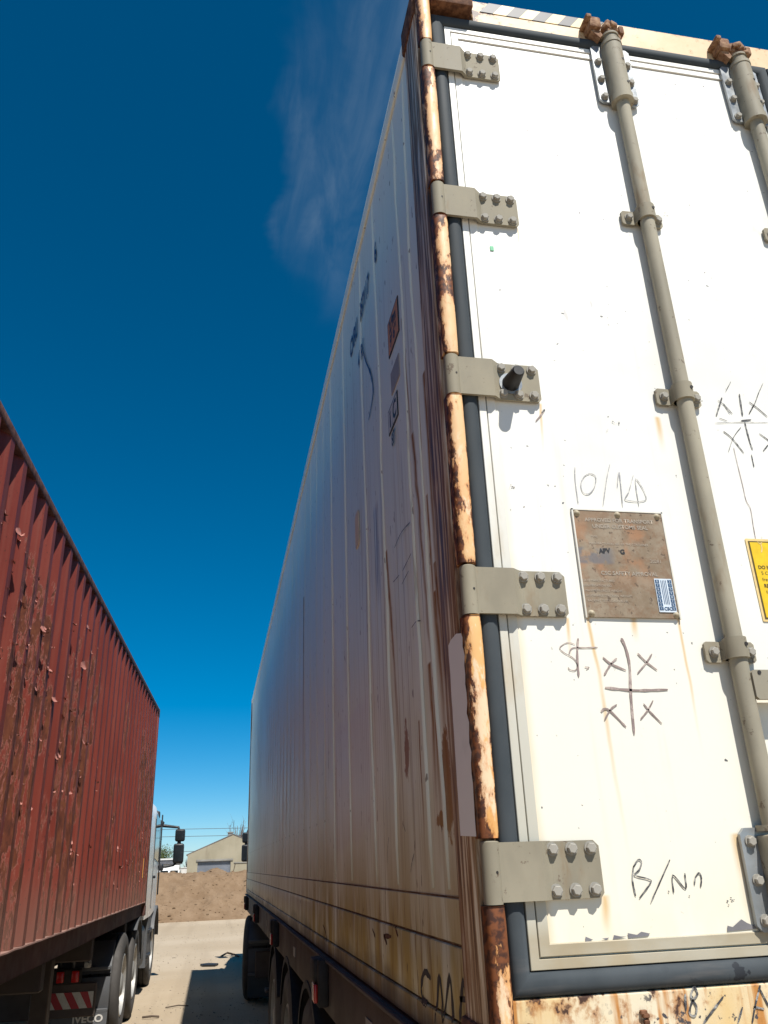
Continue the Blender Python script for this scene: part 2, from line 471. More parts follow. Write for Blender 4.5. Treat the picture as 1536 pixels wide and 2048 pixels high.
def mat_strip():
    """orange-cream paint breaking up into rust"""
    k = Mt('strip_paint'); x, y, z = k.xyz()
    n0 = k.noise(4, (1, 1, .6), 4)
    pal = k.rng(z, .2, 2.3)
    hi = k.mix(k.rng(n0, .35, .65), (.70, .40, .175), (.74, .50, .28))
    lo = k.mix(k.rng(n0, .35, .65), (.66, .32, .085), (.72, .45, .19))
    c = k.mix(k.rng(z, .55, 1.3), lo, hi)
    c = k.mix(k.mul(k.rng(z, .5, 0), .4), c, (.64, .50, .32))
    edge = k.add(k.rng(x, .022, .003), k.mul(k.rng(x, .036, .043), .55))                                    # rust creeps in from the outer edge
    n1 = k.noise(46, (1, 1, .38), 8, .72)
    n2 = k.noise(7, (1, 1, .6), 5, .65, .3, (2, 5, 1))
    for zj in (2.642, 2.525, 2.078, 1.959, 1.516, 1.397, .963, .844, .396, .277):
        edge = k.add(edge, k.mul(k.rng(k.mth('ABSOLUTE', k.mth('SUBTRACT', z, zj)), .022, .0), .30))
    amt = k.add(k.mul(edge, .26), k.rng(z, 1.2, .2, 0, .13), k.mul(k.rng(n2, .46, .62), .25))
    m = k.rng(k.mth('ADD', n1, amt), .70, .76)
    c = k.mix(k.mul(k.rng(k.noise(16, (1, 1, .3), 6, .7, .4, (7, 7, 2)), .53, .60), k.rng(z, 1.6, .9, .25, .8)), c, (.74, .60, .42))
    halo = k.rng(k.mth('ADD', n1, amt), .58, .74)
    c = k.mix(k.mul(halo, .55), c, (.50, .17, .035))
    c = k.mix(m, c, k.mix(k.rng(k.noise(60), .4, .6), (.050, .018, .010), (.17, .055, .018)))
    return k.fin(c, k.rng(n1, .3, .8, .4, .8), 0, k.bump(k.mth('MULTIPLY', m, -1), .35, .002), .4)

def mat_sill():
    k = Mt('sill_paint'); x, y, z = k.xyz()
    n1 = k.noise(22, (1, 1, .8), 6, .65); n2 = k.noise(5, (1, 1, .5), 5)
    c = k.mix(k.rng(n2, .35, .65), (.62, .44, .20), (.68, .60, .44))
    c = k.mix(k.rng(k.noise(1, (34, 1, 3), 4), .5, .68), c, (.45, .20, .05))
    halo = k.rng(k.mth('ADD', n1, k.rng(x, .5, .05, 0, .12)), .56, .68)
    c = k.mix(k.mul(halo, .7), c, (.34, .13, .03))
    m = k.rng(k.mth('ADD', n1, k.add(k.rng(x, .6, .05, 0, .10), k.mul(k.rng(z, .10, .13), .10))), .66, .72)
    c = k.mix(m, c, (.06, .028, .018))
    sp = k.mul(k.rng(k.noise(60, detail=3, loc=(3, 3, 3)), .60, .66), k.rng(k.noise(3.4), .45, .6))
    c = k.mix(sp, c, (.06, .055, .06))
    return k.fin(c, k.rng(n1, .3, .7, .45, .8), 0, k.bump(n1, .3, .003), .4)

def mat_header():
    k = Mt('header_paint'); x, y, z = k.xyz()
    n1 = k.noise(28, detail=6, rough=.65)
    c = k.mix(k.rng(k.noise(4), .35, .65), (.66, .47, .27), (.72, .57, .37))
    a = k.add(k.rng(x, .32, .18, 0, .16), k.mul(k.rng(z, 2.80, 2.782), .12), k.mul(k.rng(z, 2.875, 2.893), .10))
    halo = k.rng(k.mth('ADD', n1, a), .55, .70)
    c = k.mix(k.mul(halo, .55), c, (.46, .18, .05))
    m = k.rng(k.mth('ADD', n1, a), .65, .71)
    c = k.mix(m, c, (.07, .03, .02))
    return k.fin(c, .55, 0, k.bump(n1, .2, .003), .4)

def mat_rust(name='rust', a=(.075, .030, .016), b=(.20, .095, .05), scale=40):
    k = Mt(name)
    n = k.noise(scale, detail=6, rough=.65)
    return k.fin(k.mix(k.rng(n, .35, .68), a, b), .8, 0, k.bump(n, .6, .004), .25)

def mat_galv(name='fitting_paint', col=(.270, .243, .182)):
    """dull grey-beige galvanised fittings"""
    k = Mt(name)
    n = k.noise(170, detail=5, rough=.7); n2 = k.noise(8, (1, 1, .5), 4)
    c = k.mix(k.rng(n2, .3, .7), tuple(v * .82 for v in col), tuple(v * 1.12 for v in col))
    c = k.mix(k.mul(k.rng(n, .56, .72), .18), c, tuple(v * .6 for v in col))
    c = k.mix(k.mul(k.rng(k.noise(17, (1, 1, .3), 4, .6, 0, (5, 2, 1)), .55, .72), .55), c, (.20, .125, .06))
    c = k.mix(k.mul(k.rng(k.noise(38, detail=6, rough=.7, loc=(1, 8, 3)), .61, .66), .75), c, (.12, .085, .06))
    return k.fin(c, k.rng(n2, .3, .7, .62, .8), .0, k.bump(n2, .12, .002), .22)

def mat_rubber():
    k = Mt('gasket_rubber'); x, y, z = k.xyz()
    n = k.noise(6, (1, 1, .5), 5)
    c = k.mix(k.rng(n, .35, .7), (.034, .043, .050), (.058, .068, .076))
    dust = k.mul(k.rng(k.noise(1, (3, 3, 26), 4), .5, .72), k.rng(z, .3, .15), .6)
    c = k.mix(dust, c, (.13, .12, .115))
    spots = k.mul(k.rng(k.noise(28, detail=3), .60, .63), k.rng(z, .2, .17), k.rng(x, .3, .6))
    c = k.mix(spots, c, (.018, .020, .026))
    return k.fin(c, k.rng(n, .3, .7, .68, .85), 0, k.bump(k.noise(50), .08, .002), .25)

def mat_trim():
    k = Mt('trim_paint'); x, y, z = k.xyz()
    c = k.mix(k.rng(z, 1.7, .3), (.78, .77, .72), (.47, .455, .385))
    c = k.mix(k.mul(k.rng(k.noise(12, (1, 1, .3), 5), .5, .7), k.rng(z, 1.9, .4, .15, .7)), c, (.44, .36, .24))
    c = k.mix(k.mul(k.rng(z, .26, .2), k.rng(k.noise(9, (.4, 1, 1), 5), .3, .6, .45, 1), .85), c, (.33, .27, .17))
    return k.fin(c, .5, 0, k.bump(k.noise(30), .08, .002), .4)

def mat_red():
    """dull red-brown paint that peels in strips down to rust"""
    k = Mt('red_paint'); x, y, z = k.xyz()
    c = k.mix(k.rng(k.noise(.9, detail=5), .3, .7), (.172, .031, .021), (.225, .045, .030))
    chalk = k.mul(k.rng(k.noise(1, (3, 26, 1.2), 4), .45, .7), .35)
    c = k.mix(chalk, c, (.255, .085, .060))
    region = k.mul(k.rng(k.noise(.55, (1, 1.5, .45), 3, .5, 0, (0, 1.3, .2)), .45, .57), k.rng(z, 2.45, 1.9, 0, 1))
    n = k.noise(1.0, (9, 15, 3.6), 9, .70, .35)
    nn = k.mth('ADD', n, k.mth('MULTIPLY', k.mth('SUBTRACT', region, 1), .22))
    peel = k.rng(nn, .485, .50)
    rim = k.mul(k.rng(nn, .462, .485), k.mth('SUBTRACT', 1, peel))
    under = k.ramp(k.noise(24, (1, 1, .5), 6, .65), [(.3, (.045, .018, .012)), (.5, (.125, .038, .020)), (.62, (.165, .055, .024)), (.75, (.12, .060, .030))])
    c = k.mix(k.mul(rim, .7), c, (.40, .17, .13))
    c = k.mix(k.mul(peel, .9), c, under)
    specks = k.rng(k.noise(60, (1, 1, .6), 2, .5, 0, (9, 2, 1)), .70, .72)
    c = k.mix(k.mul(specks, .8), c, (.06, .025, .018))
    # road dust along the bottom
    du = k.mul(k.rng(k.mth('ADD', z, k.mth('MULTIPLY', k.noise(3, (1, 2, .5), 4), .35)), .80, .25), .62)
    c = k.mix(du, c, (.225, .130, .100))
    h = k.mth('ADD', k.mth('MULTIPLY', peel, -1), k.mth('MULTIPLY', k.noise(40, detail=4), .25))
    return k.fin(c, k.rng(n, .3, .7, .48, .7), 0, k.bump(h, .55, .004), .35)

def mat_ground():
    k = Mt('packed_earth')
    n1 = k.noise(.22, detail=6, rough=.6); n2 = k.noise(9, detail=6, rough=.7)
    c = k.mix(k.rng(n1, .35, .65), (.365, .292, .205), (.425, .350, .258))
    c = k.mix(k.mul(k.rng(n2, .55, .72), .45), c, (.25, .195, .135))
    tr = k.rng(k.noise(1.0, (1.9, .05, 1), 4, .5, .2), .5, .64)
    c = k.mix(k.mul(tr, .32), c, (.27, .213, .15))
    pb = k.rng(k.voro(16), .10, .06)
    c = k.mix(k.mul(pb, .45), c, (.36, .32, .26))
    h = k.mth('ADD', k.mth('MULTIPLY', n2, .6), k.mth('MULTIPLY', k.noise(60, detail=3), .4))
    return k.fin(c, .95, 0, k.bump(h, .45, .02), .15)

def mat_dirt():
    k = Mt('loose_soil')
    n = k.noise(2.2, detail=7, rough=.68); n2 = k.noise(.5, detail=4)
    c = k.mix(k.rng(n, .3, .7), (.180, .118, .070), (.240, .166, .105))
    c = k.mix(k.mul(k.rng(n2, .5, .7), .4), c, (.25, .17, .105))
    return k.fin(c, 1.0, 0, k.bump(n, .9, .10), .1)

def mat_render():
    k = Mt('plaster'); x, y, z = k.xyz()
    c = k.mix(k.rng(k.noise(.5, detail=6), .35, .65), (.36, .32, .235), (.30, .265, .19))
    c = k.mix(k.mul(k.rng(k.noise(1.2, (1, 1, .25), 6), .52, .7), k.rng(z, 1.5, 3.6), .6), c, (.20, .165, .12))
    return k.fin(c, .95, 0, k.bump(k.noise(6, detail=5), .3, .03), .15)

def mat_leaf(name, a, b):
    k = Mt(name)
    n = k.noise(1.3, detail=4)
    k.b.inputs['Subsurface Weight'].default_value = 0.0
    return k.fin(k.mix(k.rng(n, .3, .7), a, b), .6, 0, None, .3)

def mat_glass(name='window_glass'):
    k = Mt(name)
    n = k.noise(3)
    return k.fin(k.mix(k.rng(n, .3, .7), (.012, .016, .020), (.022, .028, .034)), .06, 0, None, .6)

def mat_mirror():
    k = Mt('mirror_glass')
    return k.fin((.55, .58, .60), k.rng(k.noise(20), .3, .7, .03, .1), 1.0)

MAT = dict(door=mat_door(), side=mat_side(), post=mat_post(), strip=mat_strip(), sill=mat_sill(), header=mat_header(),
    rust=mat_rust(), galv=mat_galv(), galv2=mat_galv('bolt_steel', (.30, .285, .25)), rubber=mat_rubber(), trim=mat_trim(),
    red=mat_red(), ground=mat_ground(), dirt=mat_dirt(), render=mat_render(),
    rod=mat_galv('rod_paint', (.315, .288, .222)), zinc=simple('zinc_plate', (.34, .36, .37), .38, .5),
    black=simple('black_rubber', (.012, .012, .013), .55), tyre=simple('tyre_rubber', (.055, .051, .048), .85, 0, .3, 14),
    chassis=simple('chassis_paint', (.050, .036, .030), .7, 0, .35, 9), grime=simple('greasy_black', (.016, .014, .013), .75),
    frame=simple('frame_paint', (.060, .043, .036), .7, 0, .4, 6),
    alu=simple('alloy', (.36, .355, .34), .5, .45), plastic=simple('grey_plastic', (.085, .088, .094), .55, 0, .2, 12),
    cab=simple('cab_white', (.84, .84, .82), .3, 0, .06, 4, .02), darkplastic=simple('dark_plastic', (.020, .022, .026), .5),
    glass=mat_glass(), mirror=mat_mirror(), redlamp=flat('red_lamp', (.42, .012, .010), .25), orange=flat('amber_reflector', (.75, .33, .02), .3),
    whitelamp=flat('white_lamp', (.55, .53, .50), .3), stripe_r=flat('stripe_red', (.30, .014, .020), .45), stripe_w=flat('stripe_white', (.46, .44, .40), .45),
    roof=simple('fibre_roof', (.16, .14, .13), .9, 0, .3, 2), shutter=simple('shutter_metal', (.34, .36, .40), .5, .2, .15, 3),
    concrete=simple('concrete', (.26, .245, .22), .9, 0, .25, 4), white=simple('white_wall', (.66, .65, .62), .8, 0, .1, 1),
    bark=simple('bark', (.085, .062, .045), .95, 0, .3, 14), leaf=mat_leaf('leaf', (.050, .075, .022), (.105, .125, .040)),
    twig=simple('twig', (.16, .12, .10), .9), wire=flat('wire', (.05, .05, .055), .6),
    pencil=ink('pencil_line', (.27, .27, .28), (.66, .65, .61), .75), marker=ink('marker_line', (.04, .04, .045), (.55, .54, .50), .6), brown=ink('faded_marker', (.20, .155, .145), (.46, .38, .34), .85, 40),
    spray=flat('black_spray', (.030, .024, .024), .7), rustmark=mat_rust('rust_mark', (.05, .022, .014), (.12, .045, .02)),
    seam=mat_rust('seam_dirt', (.07, .035, .02), (.24, .15, .07), 9), cam=mat_rust('cam_rust', (.16, .075, .04), (.36, .22, .13), 55), chip=simple('grey_primer', (.20, .195, .21), .6), darkchip=simple('dark_primer', (.05, .045, .045), .7),
    patch=simple('grey_patch', (.88, .89, .88), .95, 0, .05, 6, .05),
    green=flat('green_tape', (.06, .42, .20), .5), yellow=flat('yellow_label', (.78, .52, .012), .45), cream=flat('label_margin', (.74, .55, .24), .5),
    labelink=flat('label_ink', (.10, .07, .015), .5), bluewhite=flat('tag_white', (.62, .70, .78), .5), blueink=flat('tag_blue', (.035, .085, .17), .5),
    numblue=flat('number_blue', (.035, .065, .19), .5), ink=flat('sign_black', (.020, .020, .022), .5), orangesign=flat('orange_sign', (.72, .27, .075), .55),
    greysign=flat('grey_sign', (.36, .335, .32), .6), signwhite=flat('sign_white', (.70, .68, .63), .55),
    hazblack=flat('hazard_grey', (.055, .058, .068), .55), hazyellow=flat('hazard_cream', (.74, .56, .22), .5),
    embossed=flat('embossed_letters', (.40, .34, .27), .5, .2))

def mat_plate():
    k = Mt('rusty_data_plate'); x, y, z = k.xyz()
    n = k.noise(14, detail=6, rough=.65)
    c = k.mix(k.rng(n, .35, .65), (.20, .145, .092), (.28, .225, .16))
    r = k.mul(k.rng(k.noise(11, detail=6, loc=(2, 2, 4)), .47, .60), k.rng(k.mth('ABSOLUTE', k.mth('SUBTRACT', z, 1.02)), .11, .03))
    c = k.mix(k.mul(r, .7), c, (.33, .155, .07))
    c = k.mix(k.mul(k.rng(k.noise(34, detail=7, rough=.75, loc=(6, 1, 1)), .46, .62), .55), c, (.19, .105, .055))
    s = k.rng(k.noise(80, detail=3), .62, .68)
    c = k.mix(k.mul(s, .7), c, (.07, .045, .03))
    gy = k.mul(k.rng(k.mth('ABSOLUTE', k.mth('SUBTRACT', z, 1.0)), .024, .016), k.rng(x, .40, .37), k.rng(k.noise(30), .35, .5))
    c = k.mix(k.mul(gy, .85), c, (.14, .135, .14))
    return k.fin(c, .6, .15, k.bump(n, .25, .002), .4)
MAT['plate'] = mat_plate()

# ------------------------------------------------------------------ ground
def make_ground():
    b = B()
    ys = [-60, -20, -6] + [i * 1.0 for i in range(-2, 40)] + [50, 70, 100, 160, 300, 700, 1500]
    xs = [-1500, -500, -150, -60, -30, -16] + [i * 1.0 for i in range(-9, 10)] + [16, 30, 60, 150, 500, 1500]
    rows = []
    for y in ys:
        rows.append([(x, y, 0.012 * mnoise.noise((x * .35, y * .35, 3.3)) if (8 < y < 30 and -8 < x < 8) else 0.0) for x in xs])
    b.sheet(rows)
    o = b.build('ground', MAT['ground'], smooth=60)
    o['kind'] = 'structure'
    return o
make_ground()

# ------------------------------------------------------------------ white container
W, H, L = 2.438, 2.896, 12.192
wc = empty('shipping_container', (0, 0, ZB), 0, 'white refrigerated shipping container with closed rear door and rusty orange corner post', 'container')

def bolt_mesh(r, h, hexa=True):
    b = B()
    b.cyl((0, 0, 0), (0, -h * .28, 0), r * 1.25, n=16)                      # washer
    b.cyl((0, -h * .28, 0), (0, -h, 0), r, n=6 if hexa else 14, bev=r * .18)
    return b.mesh('bolt', 35)
BOLT = bolt_mesh(.0104, .0118); BOLT.materials.append(MAT['galv2'])
BOLT_R = bolt_mesh(.0098, .0118); BOLT_R.materials.append(MAT['galv2'])

# rear frame ----------------------------------------------------------------
b = B()
b.box(0.0, .062, 0.004, .118, 0.0, H, .006, 2)
b.box(0.002, .030, .118, .150, 0.0, H - .1)
b.build('corner_post', MAT['post'], wc, 40)
b = B()
b.box(W - .062, W, 0.004, .118, 0.0, H, .006, 2)
b.build('corner_post', MAT['post'], wc, 40)
# corner castings at the four corners of the rear frame
for (x0, x1) in ((-.006, .178), (W - .178, W + .006)):
    c_ = B(); c_.box(x0, x1, .003, .162, H - .100, H + .006, .008, 2)
    xa_, xb_ = (x0 + .052, x1) if x0 < 1 else (x0, x1 - .052)
    c_.box(xa_, xb_, -.050, .02, H - .098, H + .004, .006, 2)
    co = c_.build('corner_casting', MAT['rust'], wc, 40)
    h_ = B(); h_.cyl((0, 0, 0), (0, -.004, 0), .03, n=20)
    h_.build('casting_hole', MAT['grime'], co, None, ((xa_ + xb_) / 2, -.0485, H - .045))
    c_ = B(); c_.box(x0, x1, .003, .165, -.006, .075, .006, 2)
    c_.build('corner_casting', MAT['rust'], wc, 40)
# flat grey patch with uneven edges on the side of the post
def side_sheet(pts, x):                                   # pts (y,z)
    q = B(); q.face([(x, y, z) for y, z in pts]); return q
pt = []
for i in range(21):
    t = i / 20
    pt.append((.088 + .004 * t + .003 * mnoise.noise((t * 9, 1, 0)), .805 - .40 * t))
for i in range(21):
    t = i / 20
    pt.append((-.020 + .012 * mnoise.noise((t * 14, 7, 0)) - .006 * t, .400 + .395 * t))
pt.append((-.018, .806)); pt.append((.02, .815)); pt.append((.068, .812))
side_sheet(pt, -.0016).build('flat_patch', MAT['patch'], wc)

# hinge-side cover strips between the hinges
HZ = [2.583, 2.017, 1.455, .902, .335]
gaps = [(2.642, 2.893)] + [(HZ[i + 1] + .061, HZ[i] - .058) for i in range(4)] + [(-.004, .335 - .058)]
for z0, z1 in gaps:
    b = B()
    prof = [(.004, .004), (.004, -.026), (.010, -.034), (.034, -.036), (.041, -.031), (.043, -.022), (.043, .004)]
    n = max(2, int((z1 - z0) / .03))
    rows = []
    for i in range(n + 1):
        z = z0 + (z1 - z0) * i / n
        j = .0012 * mnoise.noise((0, 3, z * 19)); e = .003 if i in (0, n) else 0
        rows.append([(px_ + (j if 0 < k < 6 else 0), py_ + (j if 0 < k < 6 else 0) + (e if 0 < k < 6 else 0), z) for k, (px_, py_) in enumerate(prof)])
    b.sheet(rows)
    b.face([(p, q, z0) for p, q in prof]); b.face([(p, q, z1) for p, q in reversed(prof)])
    b.build('cover_strip', MAT['strip'], wc, 50)

# sill ------------------------------------------------------------------------
b = B()
b.box(.0445, W - .0445, -.010, .10, .0, .119, .004, 1)
b.build('sill', MAT['sill'], wc, 40)
b = B()
b.prism([(.047, .038), (.150, .044), (.168, .032), (.172, .0), (.047, .0)], 'y', -.030, -.0105)
b.build('sill_bracket', mat_rust('rust_red', (.14, .055, .035), (.24, .11, .075)), wc)
for (sx, sz) in ((.135, .066), (.128, .052), (.30, .085), (.07, .075), (.62, .07)):
    b = B()
    for kx in range(4):
        b.box(sx + random.uniform(-.008, .008) - .006, sx + random.uniform(-.004, .004) + .008, -.0165 - .004 * random.random(), -.0105, sz + random.uniform(-.006, .004) - .004, sz + random.uniform(0, .006) + .003, .0015, 1, Matrix.Rotation(.02 * kx, 4, 'Y'))
    b.build('rust_blister', MAT['rust'], wc)

# header ----------------------------------------------------------------------
b = B()
b.box(.186, W - .186, -.004, .10, 2.783, 2.893, .004, 1)
b.build('header', MAT['header'], wc, 40)
# hazard stripe band on the header
x = .215
zt, zl = 2.889, 2.842
for i in range(5):
    w_ = .044
    for m_, dx_, y_ in (('hazblack', 0, -.0062), ('hazyellow', w_, -.0060)):
        if m_ == 'hazyellow' and i == 4: continue
        bb = B()
        bb.prism([(x + dx_, zl), (x + dx_ + w_, zl), (x + dx_ + w_ + .034, zt), (x + dx_ + .034, zt)], 'y', y_, -.0035)
        bb.build('hazard_stripe', MAT[m_], wc)
    x += 2 * w_

# doors -----------------------------------------------------------------------
def rect_frame(bd, prof, x0, x1, z0, z1):
    """sweep a profile (distance inward from the rectangle, y) around a rectangle with mitred corners"""
    loops = []
    for (d, y) in prof:
        loops.append([(x0 + d, y, z0 + d), (x1 - d, y, z0 + d), (x1 - d, y, z1 - d), (x0 + d, y, z1 - d)])
    for a, c in zip(loops, loops[1:]):
        for i in range(4):
            j = (i + 1) % 4
            p0, p1, q0, q1 = Vector(a[i]), Vector(a[j]), Vector(c[i]), Vector(c[j])
            n = 12
            for k in range(n):
                bd.face([p0.lerp(p1, k / n), p0.lerp(p1, (k + 1) / n), q0.lerp(q1, (k + 1) / n), q0.lerp(q1, k / n)])
def make_door(x0, x1):
    z0, z1 = .121, 2.787
    b = B()
    rows = []
    nx, nz = 16, 36
    X0, X1, Z0, Z1 = x0 + .080, x1 - .080, z0 + .074, z1 - .088
    for j in range(nz + 1):
        zz = Z0 + (Z1 - Z0) * j / nz
        rows.append([(X0 + (X1 - X0) * i / nx, .0008 * mnoise.noise((i * .5, j * .4, 2)) if 0 < i < nx and 0 < j < nz else 0.0, zz) for i in range(nx + 1)])
    b.sheet(rows)
    b.box(x0 + .05, x1 - .05, .006, .085, z0 + .03, z1 - .03)
    d = b.build('door', MAT['door'], wc, 40)
    g = B()
    gx = [(0.0, .012), (0.0, -.006), (.005, -.013), (.014, -.0165), (.026, -.0165), (.035, -.012), (.040, -.004), (.042, .012)]
    rect_frame(g, gx, x0, x1, z0, z1)
    bmesh.ops.remove_doubles(g.bm, verts=g.bm.verts, dist=1e-5)
    g.build('gasket', MAT['rubber'], d, 50)
    t = B(); rect_frame(t, [(.0425, .010), (.0425, -.0055), (.0435, -.0065), (.0600, -.0065), (.0605, -.006), (.0605, .006)], x0, x1, z0, z1)
    bmesh.ops.remove_doubles(t.bm, verts=t.bm.verts, dist=1e-5)
    t.build('outer_trim', MAT['trim'], d, 30)
    t = B(); rect_frame(t, [(.0640, .010), (.0640, -.0030), (.0650, -.0040), (.0840, -.0042), (.0855, -.003), (.0860, .004)], x0, x1, z0, z1)
    bmesh.ops.remove_doubles(t.bm, verts=t.bm.verts, dist=1e-5)
    t.build('inner_trim', MAT['trim'], d, 30)
    return d
DL = make_door(.048, 1.218)
DR = make_door(1.222, W - .048)

# hinges ------------------------------------------------------------------------
def make_hinge(zc, bumper=False, mirror=False):
    b = B()
    h = .053
    b.prism([(.030, -.0275), (.128, -.0275), (.148, -.0115), (.152, -.0115), (.152, -.0045), (.143, -.0045), (.124, -.0195), (.030, -.0195)], 'z', zc - h, zc + h)
    b.prism([(.1515, zc - h), (.247, zc - h), (.254, zc - h + .008), (.254, zc + h - .012), (.243, zc + h - .001), (.1515, zc + h - .001)], 'y', -.0117, -.0046)
    hg = b.build('hinge', MAT['galv'], wc, 35)
    k_ = B(); k_.cyl((.024, -.018, zc - h - .003), (.024, -.018, zc + h + .003), .0185, n=24, bev=.002)
    k_.build('knuckle', MAT['galv'], hg, 40)
    p = B(); p.cyl((.030, -.0358, zc), (.030, -.0364, zc), .0026, n=10)
    p.build('grease_hole', MAT['grime'], hg)
    for i in range(3):
        for s in (-1, 1):
            if bumper and i == 0 and s == -1: pass
            link('bolt', BOLT, None, hg, (.154 + .0405 * i, -.0117, zc + s * .0375), (0, random.uniform(0, 1), 0))
    if bumper:
        q = B(); q.cyl((.176, -.0117, zc - .006), (.176, -.015, zc - .006), .030, n=24)
        q.build('bumper_washer', MAT['zinc'], hg, 40)
        q = B(); q.cyl((.176, -.015, zc - .006), (.176, -.075, zc - .006), .0225, .0155, n=24, bev=.003)
        q.build('rubber_bumper', MAT['black'], hg, 40)
    return hg
def mirrored(o):
    """copy of a fitting for the other door, mirrored across the container"""
    c = o.copy(); COL.objects.link(c); c.location.x = W; c.scale.x = -1
    for ch in list(o.children):
        d = ch.copy(); COL.objects.link(d); d.parent = c
for i, zc_ in enumerate(HZ): mirrored(make_hinge(zc_, i == 2))
for st_ in [o for o in wc.children if o.name.startswith('cover_strip')]: mirrored(st_)

# locking rods ------------------------------------------------------------------
def plate_y(bd, x0, x1, z0, z1, y0, y1, r):
    bd.prism([(x0 + r, z0), (x1 - r, z0), (x1, z0 + r), (x1, z1 - r), (x1 - r, z1), (x0 + r, z1), (x0, z1 - r), (x0, z0 + r)], 'y', y0, y1)
def make_rod(rx, tilt=0.0):
    ry = -.0275
    b = B(); b.cyl((rx, ry, .40), (rx, ry, 2.62), .0200, n=28)
    rod = b.build('lock_rod', MAT['rod'], wc, 40)
    # upper guide: sleeve, flange with bolts, lips
    g = B()
    g.cyl((rx, ry, 2.512), (rx, ry, 2.735), .0315, n=32)
    g.cyl((rx, ry, 2.490), (rx, ry, 2.512), .0345, n=32)
    g.cyl((rx, ry, 2.735), (rx, ry, 2.748), .0335, n=32)
    g.prism([(rx - .0305, ry + .002), (rx + .0305, ry + .002), (rx + .036, -.004), (rx - .036, -.004)], 'z', 2.515, 2.735)
    gd = g.build('rod_guide', MAT['rod'], rod, 40)
    f = B(); plate_y(f, rx - .066, rx + .066, 2.503, 2.752, -.0085, -.0072, .012); plate_y(f, rx - .066, rx + .066, 2.503, 2.752, -.0150, -.0086, .010)
    f.build('guide_flange', MAT['zinc'], rod, 30)
    for zz in (2.523, 2.600, 2.677):
        for s in (-1, 1):
            link('bolt', BOLT_R, None, rod, (rx + s * .050, -.0150, zz), (0, random.uniform(0, 1), 0))
    for zz, dx in ((2.655, .012), (2.555, .014)):
        hh = B(); hh.cyl((rx + dx, ry - .0285, zz), (rx + dx, ry - .0305, zz), .0044, n=12)
        hh.build('drain_hole', MAT['grime'], rod)
    # neck and cam head
    n_ = B(); n_.cyl((rx, ry, 2.748), (rx, ry, 2.775), .0255, n=24); n_.cyl((rx, ry, 2.775), (rx, ry, 2.783), .029, n=24)
    n_.build('rod_neck', MAT['galv'], rod, 40)
    c = B()
    T = Matrix.Translation((rx, ry, 2.783)) @ Matrix.Rotation(tilt, 4, 'Z')
    c.box(-.020, .020, -.018, .016, 0, .028, .005, 2, T)
    c.box(-.036, -.010, -.022, .010, .010, .050, .006, 2, T @ Matrix.Rotation(.35, 4, 'Y'))
    c.box(.008, .032, -.024, .004, .012, .046, .006, 2, T @ Matrix.Rotation(-.3, 4, 'Y'))
    c.box(-.012, .016, -.030, -.012, .026, .046, .005, 2, T)
    c.box(.016, .034, -.020, .012, -.006, .010, .004, 2, T)
    c.build('cam_head', MAT['cam'], rod, 40)
    kp = B()
    kp.box(rx - .075, rx - .034, -.052, -.0045, 2.795, 2.842, .006, 2, Matrix.Translation((0, 0, 0)))
    kp.box(rx - .088, rx - .070, -.062, -.0045, 2.822, 2.838, .004, 2)
    kp.prism([(rx - .068, 2.790), (rx - .040, 2.760), (rx - .030, 2.775), (rx - .040, 2.800)], 'y', -.040, -.006)
    kp.build('cam_keeper', MAT['cam'], rod, 40)
    kp = B(); kp.box(rx + .034, rx + .052, -.040, -.0045, 2.800, 2.836, .005, 2)
    kp.build('cam_keeper', MAT['cam'], rod, 40)
    # saddle clamps
    for zc in (2.045, 1.447, .775):
        s = B()
        s.cyl((rx, ry, zc - .021), (rx, ry, zc + .026), .0262, n=28)
        s.prism([(rx - .0255, ry), (rx + .0255, ry), (rx + .031, -.004), (rx - .031, -.004)], 'z', zc - .021, zc + .022)
        cl_ = s.build('rod_clamp', MAT['galv'], rod, 40)
        for e0, e1 in ((rx - .068, rx - .026), (rx + .026, rx + .058)):
            fl = B(); plate_y(fl, e0, e1, zc - .026, zc + .022, -.0120, -.0045, .006)
            fl.build('clamp_ear', MAT['galv'], rod, 30)
        link('bolt', BOLT_R, None, rod, (rx - .047, -.0120, zc - .002), (0, .3, 0))
        link('bolt', BOLT_R, None, rod, (rx + .045, -.0120, zc - .002), (0, .7, 0))
        hh = B(); hh.cyl((rx + .011, ry - .0232, zc + .008), (rx + .011, ry - .0262, zc + .008), .0046, n=12)
        hh.build('rivet_hole', MAT['grime'], rod)
    # lower guide
    g = B()
    g.cyl((rx, ry, .392), (rx, ry, .404), .0335, n=28)
    g.box(rx - .034, rx + .034, ry - .034, -.006, .20, .385, .006, 2)
    g.build('lower_guide', MAT['rod'], rod, 40)
    f = B(); plate_y(f, rx - .070, rx + .070, .205, .400, -.0140, -.0046, .012)
    f.build('guide_flange', MAT['zinc'], rod, 30)
    for zz in (.374, .300, .226):
        for s in (-1, 1):
            link('bolt', BOLT_R, None, rod, (rx + s * .050, -.0140, zz), (0, random.uniform(0, 1), 0))
    b = B(); b.cyl((rx, ry, .12), (rx, ry, .2), .020, n=20); b.build('rod_foot', MAT['rod'], rod, 40)
    # handle lug and handle
    hb = B(); plate_y(hb, rx + .012, rx + .16, .660, .725, -.050, -.040, .006)
    hb.build('handle_lug', MAT['rod'], rod, 30)
    link('bolt', BOLT_R, None, rod, (rx + .062, -.050, .692), (0, .5, 0))
    hh = B(); hh.cyl((rx + .030, -.0502, .719), (rx + .030, -.0515, .719), .0045, n=12)
    hh.build('lug_hole', MAT['grime'], rod)
    hd = B(); hd.tube([(rx + .10, -.056, .69), (rx + .22, -.058, .688), (rx + .40, -.055, .686)], .012, 10)
    hd.build('handle', MAT['rod'], rod, 40)
    return rod
make_rod(.640, .3)
make_rod(1.100, -.5)
make_rod(1.338, .4)
